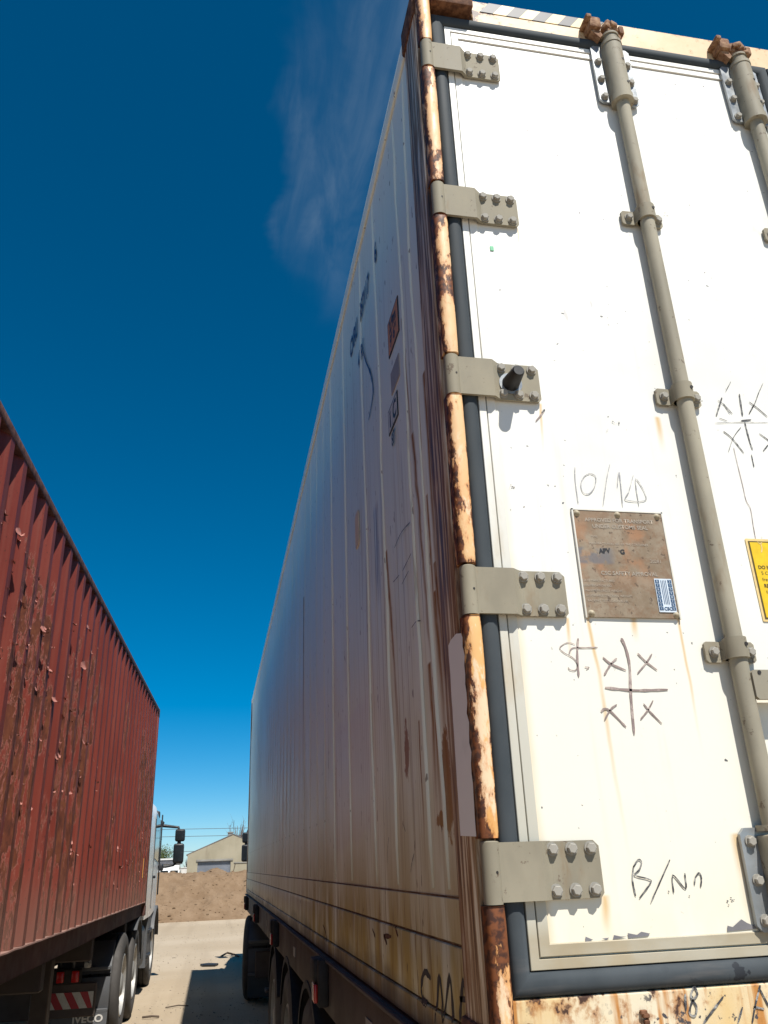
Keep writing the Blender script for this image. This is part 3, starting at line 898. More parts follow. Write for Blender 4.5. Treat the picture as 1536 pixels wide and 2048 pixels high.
make_rod(1.798, -.2)

# data plate ----------------------------------------------------------------------
b = B(); plate_y(b, .299, .529, .852, 1.116, -.0055, -.0012, .004)
csc = b.build('data_plate', MAT['plate'], wc, 30)
b = B()
for (x0, x1, z0, z1) in ((.2965, .300, .850, 1.118), (.2965, .5315, 1.1145, 1.118), (.528, .5315, .850, 1.118)):
    b.box(x0, x1, -.0068, -.0008, z0, z1)
b.build('plate_edge', MAT['trim'], csc)
for (rx_, rz_) in ((.309, 1.106), (.413, 1.106), (.516, 1.106), (.312, .860), (.521, .860)):
    b = B(); b.cyl((0, 0, 0), (0, -.006, 0), .0085, .005, n=14, bev=.002)
    b.build('rivet', MAT['trim'], csc, 50, (rx_, -.0055, rz_))
def plate_text(s, size, x, z, al='CENTER', m='embossed', sx=1.0, tl=0.0, y=-.0064, par=None, bold=0.0):
    return lettering(s, size, MAT[m], par or csc, M_DOOR, (x, y, z), al, bold, sx, tl)
plate_text('APPROVED FOR TRANSPORT', .0135, .415, 1.086, bold=.0002)
plate_text('UNDER CUSTOMS SEAL', .0135, .415, 1.070, bold=.0002)
plate_text('CSC SAFETY APPROVAL', .0135, .420, .953, bold=.0002)
for i, (s, x, z) in enumerate((('TYPE', .345, 1.045), ('MANUFACTURERS NO. OF THE CONTAINER', .405, 1.028), ('DATE MANUFACTURED', .34, .936), ('IDENTIFICATION NO.', .335, .924), ('MAXIMUM GROSS WEIGHT', .35, .912), ('ALLOWABLE STACKING WEIGHT', .36, .900), ('RACKING TEST LOAD VALUE', .355, .888), ('20281', .492, .986))):
    plate_text(s, .0075 if s != '20281' else .012, x, z, 'CENTER')
plate_text('APV', .016, .352, 1.006, 'LEFT', 'ink', 1, .1, bold=.0006)
plate_text('G', .016, .405, 1.006, 'LEFT', 'ink', 1, 0, bold=.0006)
# small blue and white inspection tag in the corner of the plate
b = B(); plate_y(b, .479, .523, .866, .947, -.0074, -.0056, .001)
tg = b.build('inspection_tag', MAT['bluewhite'], csc)
b = B()
for i in range(8):
    z0 = .8705 + i * .0094
    for x0, x1 in ((.4805, .4905), (.5120, .5215)):
        b.box(x0, x1, -.0080, -.0075, z0, z0 + .0078)
b.build('tag_month_boxes', MAT['blueink'], csc)
for i in range(8):
    z0 = .8705 + i * .0094
    lettering(str(i + 1), .0075, MAT['bluewhite'], csc, M_DOOR, (.4832, -.0083, z0 + .0012))
    lettering(str((i + 5) % 10), .0075, MAT['bluewhite'], csc, M_DOOR, (.5145, -.0083, z0 + .0012))
b = B()
for xx in (.4945, .4985, .5025, .5065): b.box(xx, xx + .0014, -.0080, -.0075, .885, .943)
b.build('tag_lines', MAT['blueink'], csc)
lettering('CSC', .011, MAT['blueink'], csc, M_DOOR, (.492, -.0081, .8705), bold=.0004)

# yellow instruction label ------------------------------------------------------------
b = B(); plate_y(b, .745, 1.02, .850, 1.060, -.0022, -.0008, .002)
yl = b.build('yellow_label', MAT['cream'], wc)
b = B(); b.box(.751, 1.014, -.0030, -.0023, .856, 1.0535); b.build('label_border', MAT['labelink'], yl)
b = B(); b.box(.7545, 1.0105, -.0038, -.0031, .8595, 1.050); b.build('label_face', MAT['yellow'], yl)
for s, x, z, bd, sz in (('DO NOT LOAD CARGO ABOVE', .762, .981, .0004, .0125), ('5 C  set point for', .767, .966, 0, .0125), ('fresh produce and', .766, .950, 0, .0125), ('RESET controller after', .767, .934, .0005, .0125), ('fresh air exchange', .769, .918, 0, .0125), ('ALARM CHECK', .775, .878, .0004, .0125)):
    lettering(s, sz, MAT['labelink'], yl, M_DOOR, (x, -.0042, z), 'LEFT', bd)
ribbon([(.776, 1.052), (.781, 1.047), (.788, 1.050)], .002, lambda a, c: (a, -.0044, c)).build('label_scratch', MAT['cream'], yl)
ribbon([(.784, 1.046), (.784, 1.034), (.780, 1.024)], .003, lambda a, c: (a, -.0044, c)).build('label_scratch', MAT['cream'], yl)

# handwriting and scuffs on the door ---------------------------------------------------
MARKS = {'S':[['pencil',0.0022,[[0.323,1.23],[0.319,1.193],[0.319,1.134]]],['pencil',0.0022,[[0.361,1.216],[0.373,1.21],[0.373,1.196],[0.365,1.176],[0.351,1.161],[0.338,1.161],[0.332,1.174],[0.335,1.192],[0.346,1.208],[0.361,1.216]]],['pencil',0.0022,[[0.417,1.244],[0.402,1.201],[0.382,1.13]]],['pencil',0.0022,[[0.427,1.181],[0.439,1.223],[0.433,1.13]]],['pencil',0.0022,[[0.475,1.217],[0.456,1.172],[0.444,1.149],[0.499,1.153],[0.48,1.208],[0.476,1.134]]],['marker',0.004,[[0.771,1.463],[0.757,1.435],[0.742,1.405]]],['marker',0.002,[[0.757,1.455],[0.776,1.437],[0.791,1.415]]],['marker',0.0022,[[0.772,1.445],[0.784,1.415]]],['marker',0.004,[[0.826,1.479],[0.823,1.445],[0.82,1.411]]],['marker',0.002,[[0.907,1.52],[0.885,1.486],[0.866,1.453],[0.841,1.419]]],['marker',0.0035,[[0.862,1.448],[0.841,1.419]]],['marker',0.003,[[0.85,1.456],[0.87,1.439],[0.894,1.414]]],['marker',0.0012,[[0.733,1.383],[0.811,1.391],[0.892,1.396]]],['marker',0.0035,[[0.812,1.396],[0.843,1.401]]],['marker',0.003,[[0.753,1.36],[0.774,1.34],[0.798,1.299]]],['marker',0.0016,[[0.808,1.377],[0.779,1.345],[0.754,1.3]]],['marker',0.004,[[0.822,1.391],[0.823,1.335],[0.826,1.311]]],['marker',0.003,[[0.819,1.296],[0.818,1.26]]],['marker',0.003,[[0.857,1.361],[0.879,1.343],[0.891,1.33]]],['marker',0.003,[[0.876,1.329],[0.856,1.309]]],['marker',0.0014,[[0.809,1.516],[0.786,1.483]]],['marker',0.0014,[[0.749,1.399],[0.771,1.392]]],['brown',0.0015,[[0.772,1.314],[0.772,1.276],[0.773,1.21],[0.773,1.165],[0.78,1.141],[0.777,1.097],[0.775,1.058]]],['brown',0.006,[[0.377,0.805],[0.384,0.783],[0.387,0.743],[0.379,0.676],[0.373,0.593]]],['brown',0.005,[[0.321,0.694],[0.362,0.69],[0.401,0.688],[0.47,0.69]]],['brown',0.004,[[0.326,0.761],[0.342,0.747],[0.377,0.732]]],['brown',0.004,[[0.359,0.759],[0.342,0.745],[0.323,0.721]]],['brown',0.0035,[[0.411,0.771],[0.428,0.752],[0.452,0.733]]],['brown',0.0035,[[0.446,0.77],[0.428,0.749],[0.403,0.725]]],['brown',0.004,[[0.304,0.642],[0.313,0.648],[0.326,0.643],[0.357,0.609]]],['brown',0.0035,[[0.343,0.657],[0.327,0.647],[0.309,0.624]]],['brown',0.0035,[[0.406,0.659],[0.419,0.641],[0.442,0.616]]],['brown',0.0035,[[0.43,0.666],[0.413,0.644],[0.393,0.625]]],['brown',0.0018,[[0.264,0.789],[0.25,0.793],[0.237,0.789],[0.227,0.78],[0.236,0.77],[0.256,0.758],[0.263,0.745],[0.258,0.732],[0.245,0.732],[0.241,0.738]]],['brown',0.005,[[0.273,0.803],[0.266,0.765],[0.263,0.717]]],['brown',0.0025,[[0.247,0.768],[0.257,0.781],[0.284,0.782],[0.317,0.783]]],['brown',0.002,[[0.28,0.739],[0.29,0.738],[0.283,0.734]]],['marker',0.0028,[[0.329,0.337],[0.322,0.311],[0.324,0.281]]],['marker',0.0028,[[0.327,0.333],[0.34,0.347],[0.347,0.343],[0.34,0.329],[0.328,0.319],[0.356,0.311],[0.36,0.304],[0.331,0.277]]],['marker',0.0028,[[0.41,0.345],[0.378,0.301],[0.354,0.268]]],['marker',0.0028,[[0.407,0.284],[0.411,0.316],[0.434,0.29],[0.438,0.319]]],['marker',0.0028,[[0.455,0.296],[0.46,0.31],[0.47,0.318],[0.473,0.308],[0.468,0.292]]],['marker',0.0028,[[0.439,0.278],[0.441,0.276]]],['marker',0.0028,[[0.396,0.288],[0.397,0.285]]]],'S2':[['marker',0.004,[[0.392,0.11],[0.388,0.081]]],['marker',0.004,[[0.413,0.121],[0.403,0.105],[0.411,0.087],[0.405,0.073],[0.395,0.077],[0.403,0.095],[0.417,0.108],[0.413,0.121]]],['marker',0.004,[[0.471,0.101],[0.446,0.081],[0.419,0.059]]],['marker',0.004,[[0.553,0.115],[0.535,0.083],[0.521,0.053]]],['marker',0.004,[[0.551,0.108],[0.563,0.078]]],['marker',0.004,[[0.507,0.081],[0.491,0.055]]],['marker',0.004,[[0.53,0.08],[0.552,0.075]]]],'CH':[['chip',0,[[0.208,0.215],[0.223,0.209],[0.206,0.205]]],['chip',0,[[0.241,0.21],[0.257,0.211],[0.25,0.207]]],['chip',0,[[0.267,0.215],[0.28,0.212],[0.294,0.211],[0.263,0.207]]],['chip',0,[[0.296,0.217],[0.315,0.213],[0.325,0.218],[0.343,0.214],[0.338,0.21],[0.296,0.208]]],['chip',0,[[0.512,0.22],[0.523,0.217],[0.545,0.23],[0.556,0.223],[0.568,0.218],[0.575,0.22],[0.589,0.212],[0.509,0.21]]],['dark',0,[[0.228,2.718],[0.241,2.72],[0.253,2.718],[0.244,2.707]]],['dark',0,[[0.256,2.712],[0.271,2.72],[0.284,2.719],[0.296,2.716],[0.328,2.712],[0.308,2.708],[0.278,2.708]]]],'SD':[['spray',0.014,[[0.442,0.108],[0.5,0.116],[0.543,0.082],[0.532,0.056],[0.481,0.052]]],['spray',0.014,[[0.406,0.025],[0.359,0.123],[0.336,0.036]]],['spray',0.014,[[0.336,0.036],[0.269,0.129],[0.256,0.047]]],['spray',0.014,[[0.207,0.058],[0.162,0.132],[0.139,0.079]]],['spray',0.014,[[0.197,0.098],[0.085,0.109]]],['spray',0.003,[[0.573,0.379],[0.609,0.353],[0.624,0.333]]],['spray',0.003,[[0.903,0.429],[0.932,0.392],[0.938,0.357]]],['spray',0.003,[[0.696,0.457],[0.667,0.434]]],['rustmark',0.01,[[2.514,0.104],[2.42,0.082],[2.36,0.046]]],['rustmark',0.01,[[1.202,0.165],[1.159,0.146]]],['rustmark',0.01,[[1.014,0.161],[0.965,0.14]]],['rustmark',0.01,[[1.014,0.159],[0.897,0.164]]],['rustmark',0.01,[[0.842,0.193],[0.8,0.171]]],['rustmark',0.01,[[0.167,0.214],[0.157,0.202]]],['rustmark',0.01,[[3.584,0.171],[3.604,0.155]]],['spray',0.0025,[[0.436,1.251],[0.554,1.266],[0.657,1.256]]],['spray',0.0025,[[0.439,1.158],[0.559,1.146]]],['spray',0.0025,[[0.482,1.12],[0.576,1.111]]],['spray',0.0025,[[0.606,1.15],[0.697,1.157]]],['spray',0.0025,[[0.371,0.943],[0.424,0.955],[0.478,0.953]]],['spray',0.0025,[[0.462,0.948],[0.465,0.916]]]]}
for c_, w_, p_ in MARKS['S']:
    ribbon(p_, w_, lambda a, c: (a, -.0018, c)).build('handwriting', MAT[c_], DL)
for c_, w_, p_ in MARKS['S2']:
    ribbon(p_, w_, lambda a, c: (a, -.0118, c)).build('handwriting', MAT[c_], wc)
for c_, w_, p_ in MARKS['CH']:
    q = B(); q.face([(a, -.0017, c) for a, c in p_]); q.build('paint_chip', MAT['chip' if c_ == 'chip' else 'darkchip'], DL)
for c_, w_, p_ in MARKS['SD']:
    ribbon(p_, w_, lambda a, c: (.0078 if c > .19 else .0036 if c > .053 else -.0004, a, c), .2).build('wall_scrawl', MAT[c_], wc)
b = B(); b.box(.1655, .1755, -.0022, -.0008, 1.878, 1.893); b.build('green_tape', MAT['green'], DL)
ribbon([(.236, 1.352), (.252, 1.371), (.263, 1.387)], .004, lambda a, c: (a, -.0018, c)).build('scuff', MAT['brown'], DL)
ribbon([(.254, 1.377), (.264, 1.388)], .004, lambda a, c: (a, -.0020, c)).build('scuff', MAT['marker'], DL)
for x0, z0, n in ((.455, 1.366, 5), (.527, .262, 6), (.158, 1.17, 5), (.63, 2.30, 2), (.72, 2.08, 3), (.42, 1.34, 2)):
    q = B()
    for i in range(n):
        cx_, cz_ = x0 + random.uniform(-.011, .011), z0 + random.uniform(-.008, .008)
        r_ = random.uniform(.0006, .0018)
        q.face([(cx_ + r_ * (1 + random.random()) * math.cos(t), -.0018, cz_ + r_ * math.sin(t)) for t in (0, 1.1, 2.2, 3.3, 4.4, 5.4)])
    q.build('scuff', MAT['marker'], DL)

# left side wall -------------------------------------------------------------------------
b = B()
ny, nz = 150, 26
rows = []
for j in range(nz + 1):
    z = .287 + (2.815 - .287) * j / nz
    row = []
    for i in range(ny + 1):
        y = .15 + (12.06 - .15) * i / ny
        d = .0045 * mnoise.noise((y * .9, z * 1.1, 4)) + .0022 * mnoise.noise((y * 2.6, z * 1.9, 8))
        row.append((.0110 + max(d * .7, -.0022), y, z))
    rows.append(row)
b.sheet(rows)
wall = b.build('side_wall', MAT['side'], wc, 60)
b = B()
b.box(.0085, .05, .151, 12.06, .1975, .283, .001)
b.build('kick_panel', MAT['side'], wc)
b = B()
b.box(.0045, .06, .151, 12.06, .055, .192, .004, 2)
b.box(.0005, .06, .151, 12.06, -.002, .052, .003, 1)
b.build('bottom_rail', MAT['side'], wc, 40)
b = B()
b.box(.002, .05, .163, 12.03, 2.818, H - .002, .006, 2)
b.build('top_rail', MAT['side'], wc, 40)
b = B(); b.box(.0095, .03, .151, 12.06, .2835, .2868); b.build('seam', MAT['seam'], wc)
b = B(); b.box(.0095, .03, .151, 12.06, .1925, .1972); b.build('seam', MAT['seam'], wc)
# pressed ribs
def rib_mesh(wv, seed, low=1.0):
    q = B(); rows = []
    n = 26
    for i in range(n + 1):
        z = .300 + 2.50 * i / n
        e = wv * (mnoise.noise((seed, z * 1.3, 1)) + .4 * mnoise.noise((seed, z * 4, 5)))
        k_ = (0.55 if 0 < i < n else -.2) * low - (1 - low) * 1.3 - .5
        rows.append([(.0125, e - .0065, z), (.0065 - .002 * k_, e - .003, z), (.0050 - .003 * k_, e, z), (.0065 - .002 * k_, e + .003, z), (.0125, e + .0065, z)])
    q.sheet(rows)
    me = q.mesh('rib', 60); me.materials.append(MAT['side']); return me
RY = [.265, .395, .81, 1.14, 1.65, 2.12]
y = 2.46
while y < 12.0:
    RY.append(y); y += .335
shared = rib_mesh(.004, 40.5, .45)
for i, y in enumerate(RY):
    link('rib', rib_mesh((.05, .06, .045, .03, .012, .008)[i], i * 3.3 + .5) if i < 6 else shared, None, wc, (0, y, 0))
# number and plates on the side
lettering('CXRU', .125, MAT['numblue'], wc, M_SIDE, (.0076, 1.42, 2.455), 'LEFT', .004, .60, .0)
lettering('957117', .125, MAT['numblue'], wc, M_SIDE, (.0076, 1.155, 2.462), 'LEFT', .004, .60)
lettering('6', .125, MAT['numblue'], wc, M_SIDE, (.0076, .80, 2.475), 'LEFT', .004, .70)
lettering('45R1', .10, MAT['numblue'], wc, M_SIDE, (.0076, 1.22, 2.27), 'LEFT', .0025, .7)
ribbon([(1.10, 2.30), (1.047, 2.205), (.95, 2.08), (.911, 1.982), (.96, 1.94), (1.021, 1.916)], .012, lambda a, c: (.0072, a, c), .2).build('blue_line', MAT['numblue'], wc)
def side_plate(name, y0, y1, z0, z1, t, m):
    q = B(); q.box(.0088 - t, .013, y0, y1, z0, z1); return q.build(name, MAT[m], wc)
p_ = side_plate('height_sign', .452, .618, 1.925, 2.062, .0012, 'ink')
q = B(); q.box(.0070, .013, .459, .611, 1.932, 2.055); q.build('sign_face', MAT['orangesign'], p_)
lettering('2.9m', .062, MAT['ink'], p_, M_SIDE, (.0064, .535, 2.002), 'CENTER', .0022, .85)
lettering("9' 6\"", .062, MAT['ink'], p_, M_SIDE, (.0064, .535, 1.944), 'CENTER', .0022, .85)
side_plate('grey_sticker', .476, .602, 1.772, 1.855, .0010, 'greysign')
p_ = side_plate('code_sign', .522, .668, 1.655, 1.745, .0010, 'ink')
q = B(); q.box(.0070, .013, .530, .596, 1.662, 1.738); q.build('sign_face', MAT['signwhite'], p_)
q = B(); q.box(.0070, .013, .602, .660, 1.662, 1.738); q.build('sign_face', MAT['signwhite'], p_)
lettering('i', .085, MAT['ink'], p_, M_SIDE, (.0064, .631, 1.672), 'CENTER', .003, 1.1)
lettering('C', .085, MAT['ink'], p_, M_SIDE, (.0064, .563, 1.670), 'CENTER', .003, .9)
lettering('87', .065, MAT['ink'], p_, M_SIDE, (.0064, .600, 1.592), 'CENTER', .002, .75)
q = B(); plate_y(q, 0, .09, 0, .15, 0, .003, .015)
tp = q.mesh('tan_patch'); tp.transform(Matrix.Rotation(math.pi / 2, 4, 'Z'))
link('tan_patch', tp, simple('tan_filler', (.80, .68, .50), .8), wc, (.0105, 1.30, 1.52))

# remaining shell --------------------------------------------------------------------------
b = B(); b.box(.03, W - .03, .15, 12.05, 2.80, 2.872); b.build('roof', MAT['side'], wc)
b = B(); b.box(.06, W - .06, .12, 12.06, .02, .12); b.build('floor', MAT['frame'], wc)
b = B(); b.box(W - .05, W - .010, .15, 12.06, .0, 2.87); b.build('side_wall', MAT['side'], wc)
b = B(); b.box(.06, W - .06, 12.07, 12.16, .0, 2.87); b.build('front_wall', MAT['side'], wc)
for x0 in (0.0, W - .10):
    b = B(); b.box(x0, x0 + .10, 12.062, L, 0, H, .005); b.build('front_post', MAT['post'], wc)
b = B(); b.box(.25, W - .25, 12.165, 12.19, .35, 2.3, .02, 2); b.build('cooling_unit', MAT['plastic'], wc)
b = B(); b.box(.10, W - .10, .012, .085, .10, .13); b.build('door_bottom_seal', MAT['grime'], wc)

# ------------------------------------------------------------------ wheels
def wheel_meshes(w=.29, R_=.50):
    t = B()
    h = w / 2
    prof = [(.285, -h + .03), (.31, -h + .008), (.40, -h - .004), (.455, -h + .004), (.485, -h + .02), (R_, -h + .04),
            (R_, -.07), (R_ - .014, -.066), (R_ - .014, -.054), (R_, -.05), (R_, -.008), (R_ - .014, -.005), (R_ - .014, .005), (R_, .008), (R_, .05), (R_ - .014, .054), (R_ - .014, .066), (R_, .07),
            (R_, h - .04), (.485, h - .02), (.455, h - .004), (.40, h + .004), (.31, h - .008), (.285, h - .03)]
    t.lathe_x(prof, n=48)
    tm = t.mesh('tyre', 40); tm.materials.append(MAT['tyre'])
    r = B()
    r.lathe_x([(.295, h - .012), (.280, h - .006), (.272, h - .03), (.255, h - .10), (.20, h - .115), (.165, h - .075), (.135, h - .07), (.115, h - .03), (.09, h - .012), (.0001, h - .008)], n=40)
    r.lathe_x([(.29, -h + .02), (.27, -h + .06), (.0001, -h + .06)], n=40)
    for i in range(10):
        a = 2 * math.pi * i / 10
        p = Vector((h - .075, .15 * math.cos(a), .15 * math.sin(a)))
        r.cyl(p, p + Vector((.025, 0, 0)), .013, n=6)
    rm = r.mesh('rim', 40); rm.materials.append(MAT['alu'])
    return tm, rm
TYRE, RIM = wheel_meshes()
def put_wheel(parent, x, y, side, dual=True, z=.5):
    """side +1: outer face towards +x"""
    w = link('wheel', TYRE, None, parent, (x - side * .15, y, z), (0, 0, 0 if side > 0 else math.pi))
    link('rim', RIM, None, w)
    if dual:
        w2 = link('wheel', TYRE, None, parent, (x - side * .475, y, z), (0, 0, 0 if side > 0 else math.pi))
        link('rim', RIM, None, w2)

def arc_fender(parent, x0, x1, y, z, r, a0, a1, mat, th=.014, name='mudguard'):
    b = B()
    n = max(4, int(abs(a1 - a0) / 9))
    rows = []
    for i in range(n + 1):
        a = math.radians(a0 + (a1 - a0) * i / n)
        cy, cz = math.cos(a), math.sin(a)
        rows.append([(x0, y + cy * (r - .035), z + cz * (r - .035)), (x0, y + cy * r, z + cz * r), (x1, y + cy * r, z + cz * r), (x1, y + cy * (r - .035), z + cz * (r - .035)),
                     (x1, y + cy * (r - .035 - .001), z + cz * (r - .036)), (x1 - (x1 - x0) * .02, y + cy * (r - th), z + cz * (r - th)), (x0 + (x1 - x0) * .02, y + cy * (r - th), z + cz * (r - th)), (x0, y + cy * (r - .035), z + cz * (r - .035))])
    b.sheet(rows)
    return b.build(name, mat, parent, 35)

# ------------------------------------------------------------------ trailer under the white container
tw = empty('semi_trailer', (W / 2, 0, 0), 0, 'dark brown platform trailer carrying the white container, red and white side lamps', 'trailer')
hw = W / 2
for s in (-1, 1):
    b = B()
    x1 = s * (hw + .004)
    b.box(min(x1, x1 - s * .05), max(x1, x1 - s * .05), .22, 12.1, 1.030, 1.240, .006, 2)
    b.box(min(x1 + s * .016, x1), max(x1 + s * .016, x1 - s * .001), .22, 12.1, 1.226, 1.2395, .003)
    b.build('side_rail', MAT['frame'], tw, 40)
    for y in (2.35, 5.25, 8.16, 11.07):
        b = B()
        xo = s * (hw + .004)
        b.box(min(xo, xo + s * .045), max(xo, xo + s * .045), y - .10, y + .10, 1.060, 1.236, .008, 2)
        b.box(min(xo, xo + s * .06), max(xo, xo + s * .06), y - .05, y + .09, 1.150, 1.2355, .008, 2)
        br = b.build('twist_lock_bracket', MAT['grime'], tw, 40)
        b = B(); b.box(min(xo + s * .0455, xo + s * .060), max(xo + s * .0455, xo + s * .060), y - .085, y - .02, 1.075, 1.145, .004, 2)
        b.build('red_lamp', MAT['redlamp'], br, 40)
        b = B(); b.box(min(xo + s * .0455, xo + s * .058), max(xo + s * .0455, xo + s * .058), y - .018, y + .03, 1.075, 1.145, .004, 2)
        b.build('white_lamp', MAT['whitelamp'], br, 40)
    for y in (1.2, 3.8, 6.6, 9.6):
        b = B(); xo = s * (hw + .0045); b.box(min(xo, xo + s * .003), max(xo, xo + s * .003), y, y + .11, 1.11, 1.16); b.build('side_reflector', MAT['concrete'], tw)
    b = B(); b.box(s * .42 - .07, s * .42 + .07, .3, 11.9, .72, 1.02, .01); b.build('main_beam', MAT['chassis'], tw)
    for y in (3.1, 4.4, 5.7):
        put_wheel(tw, s * (hw + .012), y, s)
        arc_fender(tw, min(s * (hw + .01), s * (hw - .62)), max(s * (hw + .01), s * (hw - .62)), y, .5, .565, 25, 155, MAT['grime'])
    b = B(); b.box(s * .95 - .06, s * .95 + .06, 9.1, 9.24, .32, 1.03, .01); b.box(s * .95 - .13, s * .95 + .13, 9.05, 9.29, .28, .32, .01); b.build('landing_leg', MAT['chassis'], tw)
b = B(); b.box(-hw + .06, hw - .06, .21, .33, .98, 1.235, .01); b.build('rear_beam', MAT['frame'], tw)
for i in range(9):
    y = 1.1 + i * 1.25
    b = B(); b.box(-hw + .055, hw - .055, y, y + .09, 1.05, 1.2, .004); b.build('cross_member', MAT['chassis'], tw)
for y in (3.1, 4.4, 5.7):
    b = B(); b.cyl((-hw + .3, y, .5), (hw - .3, y, .5), .07, n=14); b.build('axle', MAT['grime'], tw, 40)
b = B(); b.box(-1.0, 1.0, .25, .31, .55, .65, .01); b.box(-.6, -.5, .25, .31, .6, 1.0); b.box(.5, .6, .25, .31, .6, 1.0); b.build('under_run_bar', MAT['frame'], tw)

# ------------------------------------------------------------------ trucks
def make_truck(loc, rz, label, text=None, axle2=True):
    t = empty('truck', loc, rz, label, 'truck', None)
    HWT = 1.25
    ax = [0.0, 1.3] if axle2 else [0.0]
    for s in (-1, 1):
        for y in ax: put_wheel(t, s * (HWT - .005), y, s)
        put_wheel(t, s * (HWT - .03), 4.38, s, False)
        b = B(); b.box(s * .40 - .04, s * .40 + .04, -.75, 4.6, .70, .97, .008); b.build('main_beam', MAT['chassis'], t)
        xa, xb = sorted((s * (HWT - .09), s * (HWT - .62)))
        # rear quarter guard of the last axle, in pieces
        arc_fender(t, xa, xb, 0, .5, .575, 128, 163, MAT['plastic'])
        arc_fender(t, xa, xb, 0, .5, .575, 166, 196, MAT['plastic'])
        b = B(); b.box(xa, xb, -.595, -.545, .70, .735, .006); b.build('guard_bracket', MAT['plastic'], t, 40)
        b = B(); b.box(xa, xb, -.600, -.560, .33, .365, .006); b.build('guard_bracket', MAT['plastic'], t, 40)
        b = B(); b.box(xa, xb, -.598, -.580, .09, .34, .004); fl = b.build('mud_flap', MAT['darkplastic'] if not text else MAT['plastic'], t, 40)
        if axle2:
            arc_fender(t, min(xa, s * (HWT + .01)), max(xb, s * (HWT + .01)), 1.3, .5, .585, 8, 128, MAT['plastic'])
            b = B(); b.box(xa, xb, 1.55, 1.95, 1.075, 1.10, .006); b.build('guard_top', MAT['stripe_r'] if text else MAT['plastic'], t)
        # front wheel guard and steps
        arc_fender(t, min(s * (HWT + .01), s * (HWT - .45)), max(s * (HWT + .01), s * (HWT - .45)), 4.38, .5, .60, 15, 150, MAT['plastic'])
        b = B()
        xo = s * (HWT - .03)
        b.prism([(3.15, .35), (3.80, .35), (3.72, .75), (3.86, 1.02), (3.60, 1.16), (3.15, 1.16)], 'x', min(xo, xo - s * .35), max(xo, xo - s * .35))
        sp_ = b.build('step_panel', MAT['plastic'], t)
        for zz in (.46, .78):
            b = B(); b.box(min(xo + s * .03, xo - s * .2), max(xo + s * .03, xo - s * .2), 3.2, 3.66, zz, zz + .05, .006); b.build('step', MAT['darkplastic'], sp_)
        # tank
        b = B(); b.box(min(s * 1.20, s * .62), max(s * 1.20, s * .62), 2.02, 3.05, .38, .92, .08, 3); b.build('fuel_tank', MAT['plastic'], t, 40)
    for y in ax + [4.38]:
        b = B(); b.cyl((-1.0, y, .5), (1.0, y, .5), .075, n=14); b.build('axle', MAT['grime'], t, 40)
    # tail beam with lamps and hazard boards
    b = B(); b.box(-1.06, 1.06, -.80, -.73, .33, .62, .008); tb = b.build('tail_beam', MAT['chassis'], t)
    for s in (-1, 1):
        x0, x1 = (.46, 1.04) if s > 0 else (-1.04, -.46)
        if not text: continue
        b = B(); b.box(x0, x1, -.806, -.801, .405, .545); hb = b.build('hazard_board', MAT['stripe_w'], t)
        k = x0
        while k < x1 - .001:
            pts = [(k, .545), (k + .075, .545), (k + .075 + .085, .405), (k + .085, .405)]
            pts = [(min(max(a, x0), x1), c) for a, c in pts]
            if pts[1][0] - pts[0][0] > .01 and pts[2][0] - pts[3][0] > .004:
                q = B(); q.prism(pts, 'y', -.809, -.8062); q.build('red_stripe', MAT['stripe_r'], hb)
            k += .15
        for dx in (.0, .14):
            b = B(); b.box(x0 + .22 + dx, x0 + .29 + dx, -.83, -.80, .63, .73, .01, 2); b.build('tail_lamp', MAT['redlamp'], t, 40)
        b = B(); b.box(x0 + .15, x0 + .45, -.80, -.75, .615, .745, .01); b.build('lamp_box', MAT['grime'], t)
    if text:
        for s in (-1, 1):
            lettering(text, .088, MAT['whitelamp'], t, M_DOOR, (s * 1.0 - .02, -.602, .255), 'CENTER', .003, 1.15)
    b = B(); b.cyl((0, .4, 1.0), (0, .4, 1.05), .5, n=24); b.build('fifth_wheel', MAT['grime'], t, 40)
    # cab, lofted
    def sec(y, wb, wt, z0, z1, zr):
        return [(-wb, y, z0), (-wb, y, (z0 + z1) / 2), (-wb * .995, y, z1 - .25), (-wt, y, z1), (-wt * .80, y, zr - .03), (-wt * .55, y, zr), (wt * .55, y, zr), (wt * .80, y, zr - .03), (wt, y, z1), (wb * .995, y, z1 - .25), (wb, y, (z0 + z1) / 2), (wb, y, z0)]
    b = B()
    S_ = [sec(2.30, 1.19, 1.12, 1.02, 2.50, 2.72), sec(2.34, 1.225, 1.15, 1.0, 2.53, 2.76), sec(3.3, 1.23, 1.15, 1.0, 2.56, 2.80), sec(4.3, 1.23, 1.14, 1.05, 2.56, 2.78), sec(4.62, 1.19, 1.05, 1.15, 2.40, 2.55), sec(4.86, 1.08, .98, 1.0, 1.95, 2.02), sec(4.95, .98, .9, .8, 1.6, 1.7)]
    rows = [r_ + [r_[0]] for r_ in S_]
    b.sheet(rows); b.face(S_[0]); b.face(list(reversed(S_[-1])))
    cabo = b.build('cab', MAT['cab'], t, 35)
    b = B(); b.box(-1.10, 1.10, 4.55, 5.0, .38, 1.05, .06, 2); b.build('bumper', MAT['plastic'], t, 40)
    # roof fairing
    b = B(); b.prism([(2.32, 2.70), (4.2, 2.70), (3.6, 2.98), (2.5, 3.28), (2.32, 3.28)], 'x', -1.02, 1.02); b.build('roof_fairing', MAT['cab'], t)
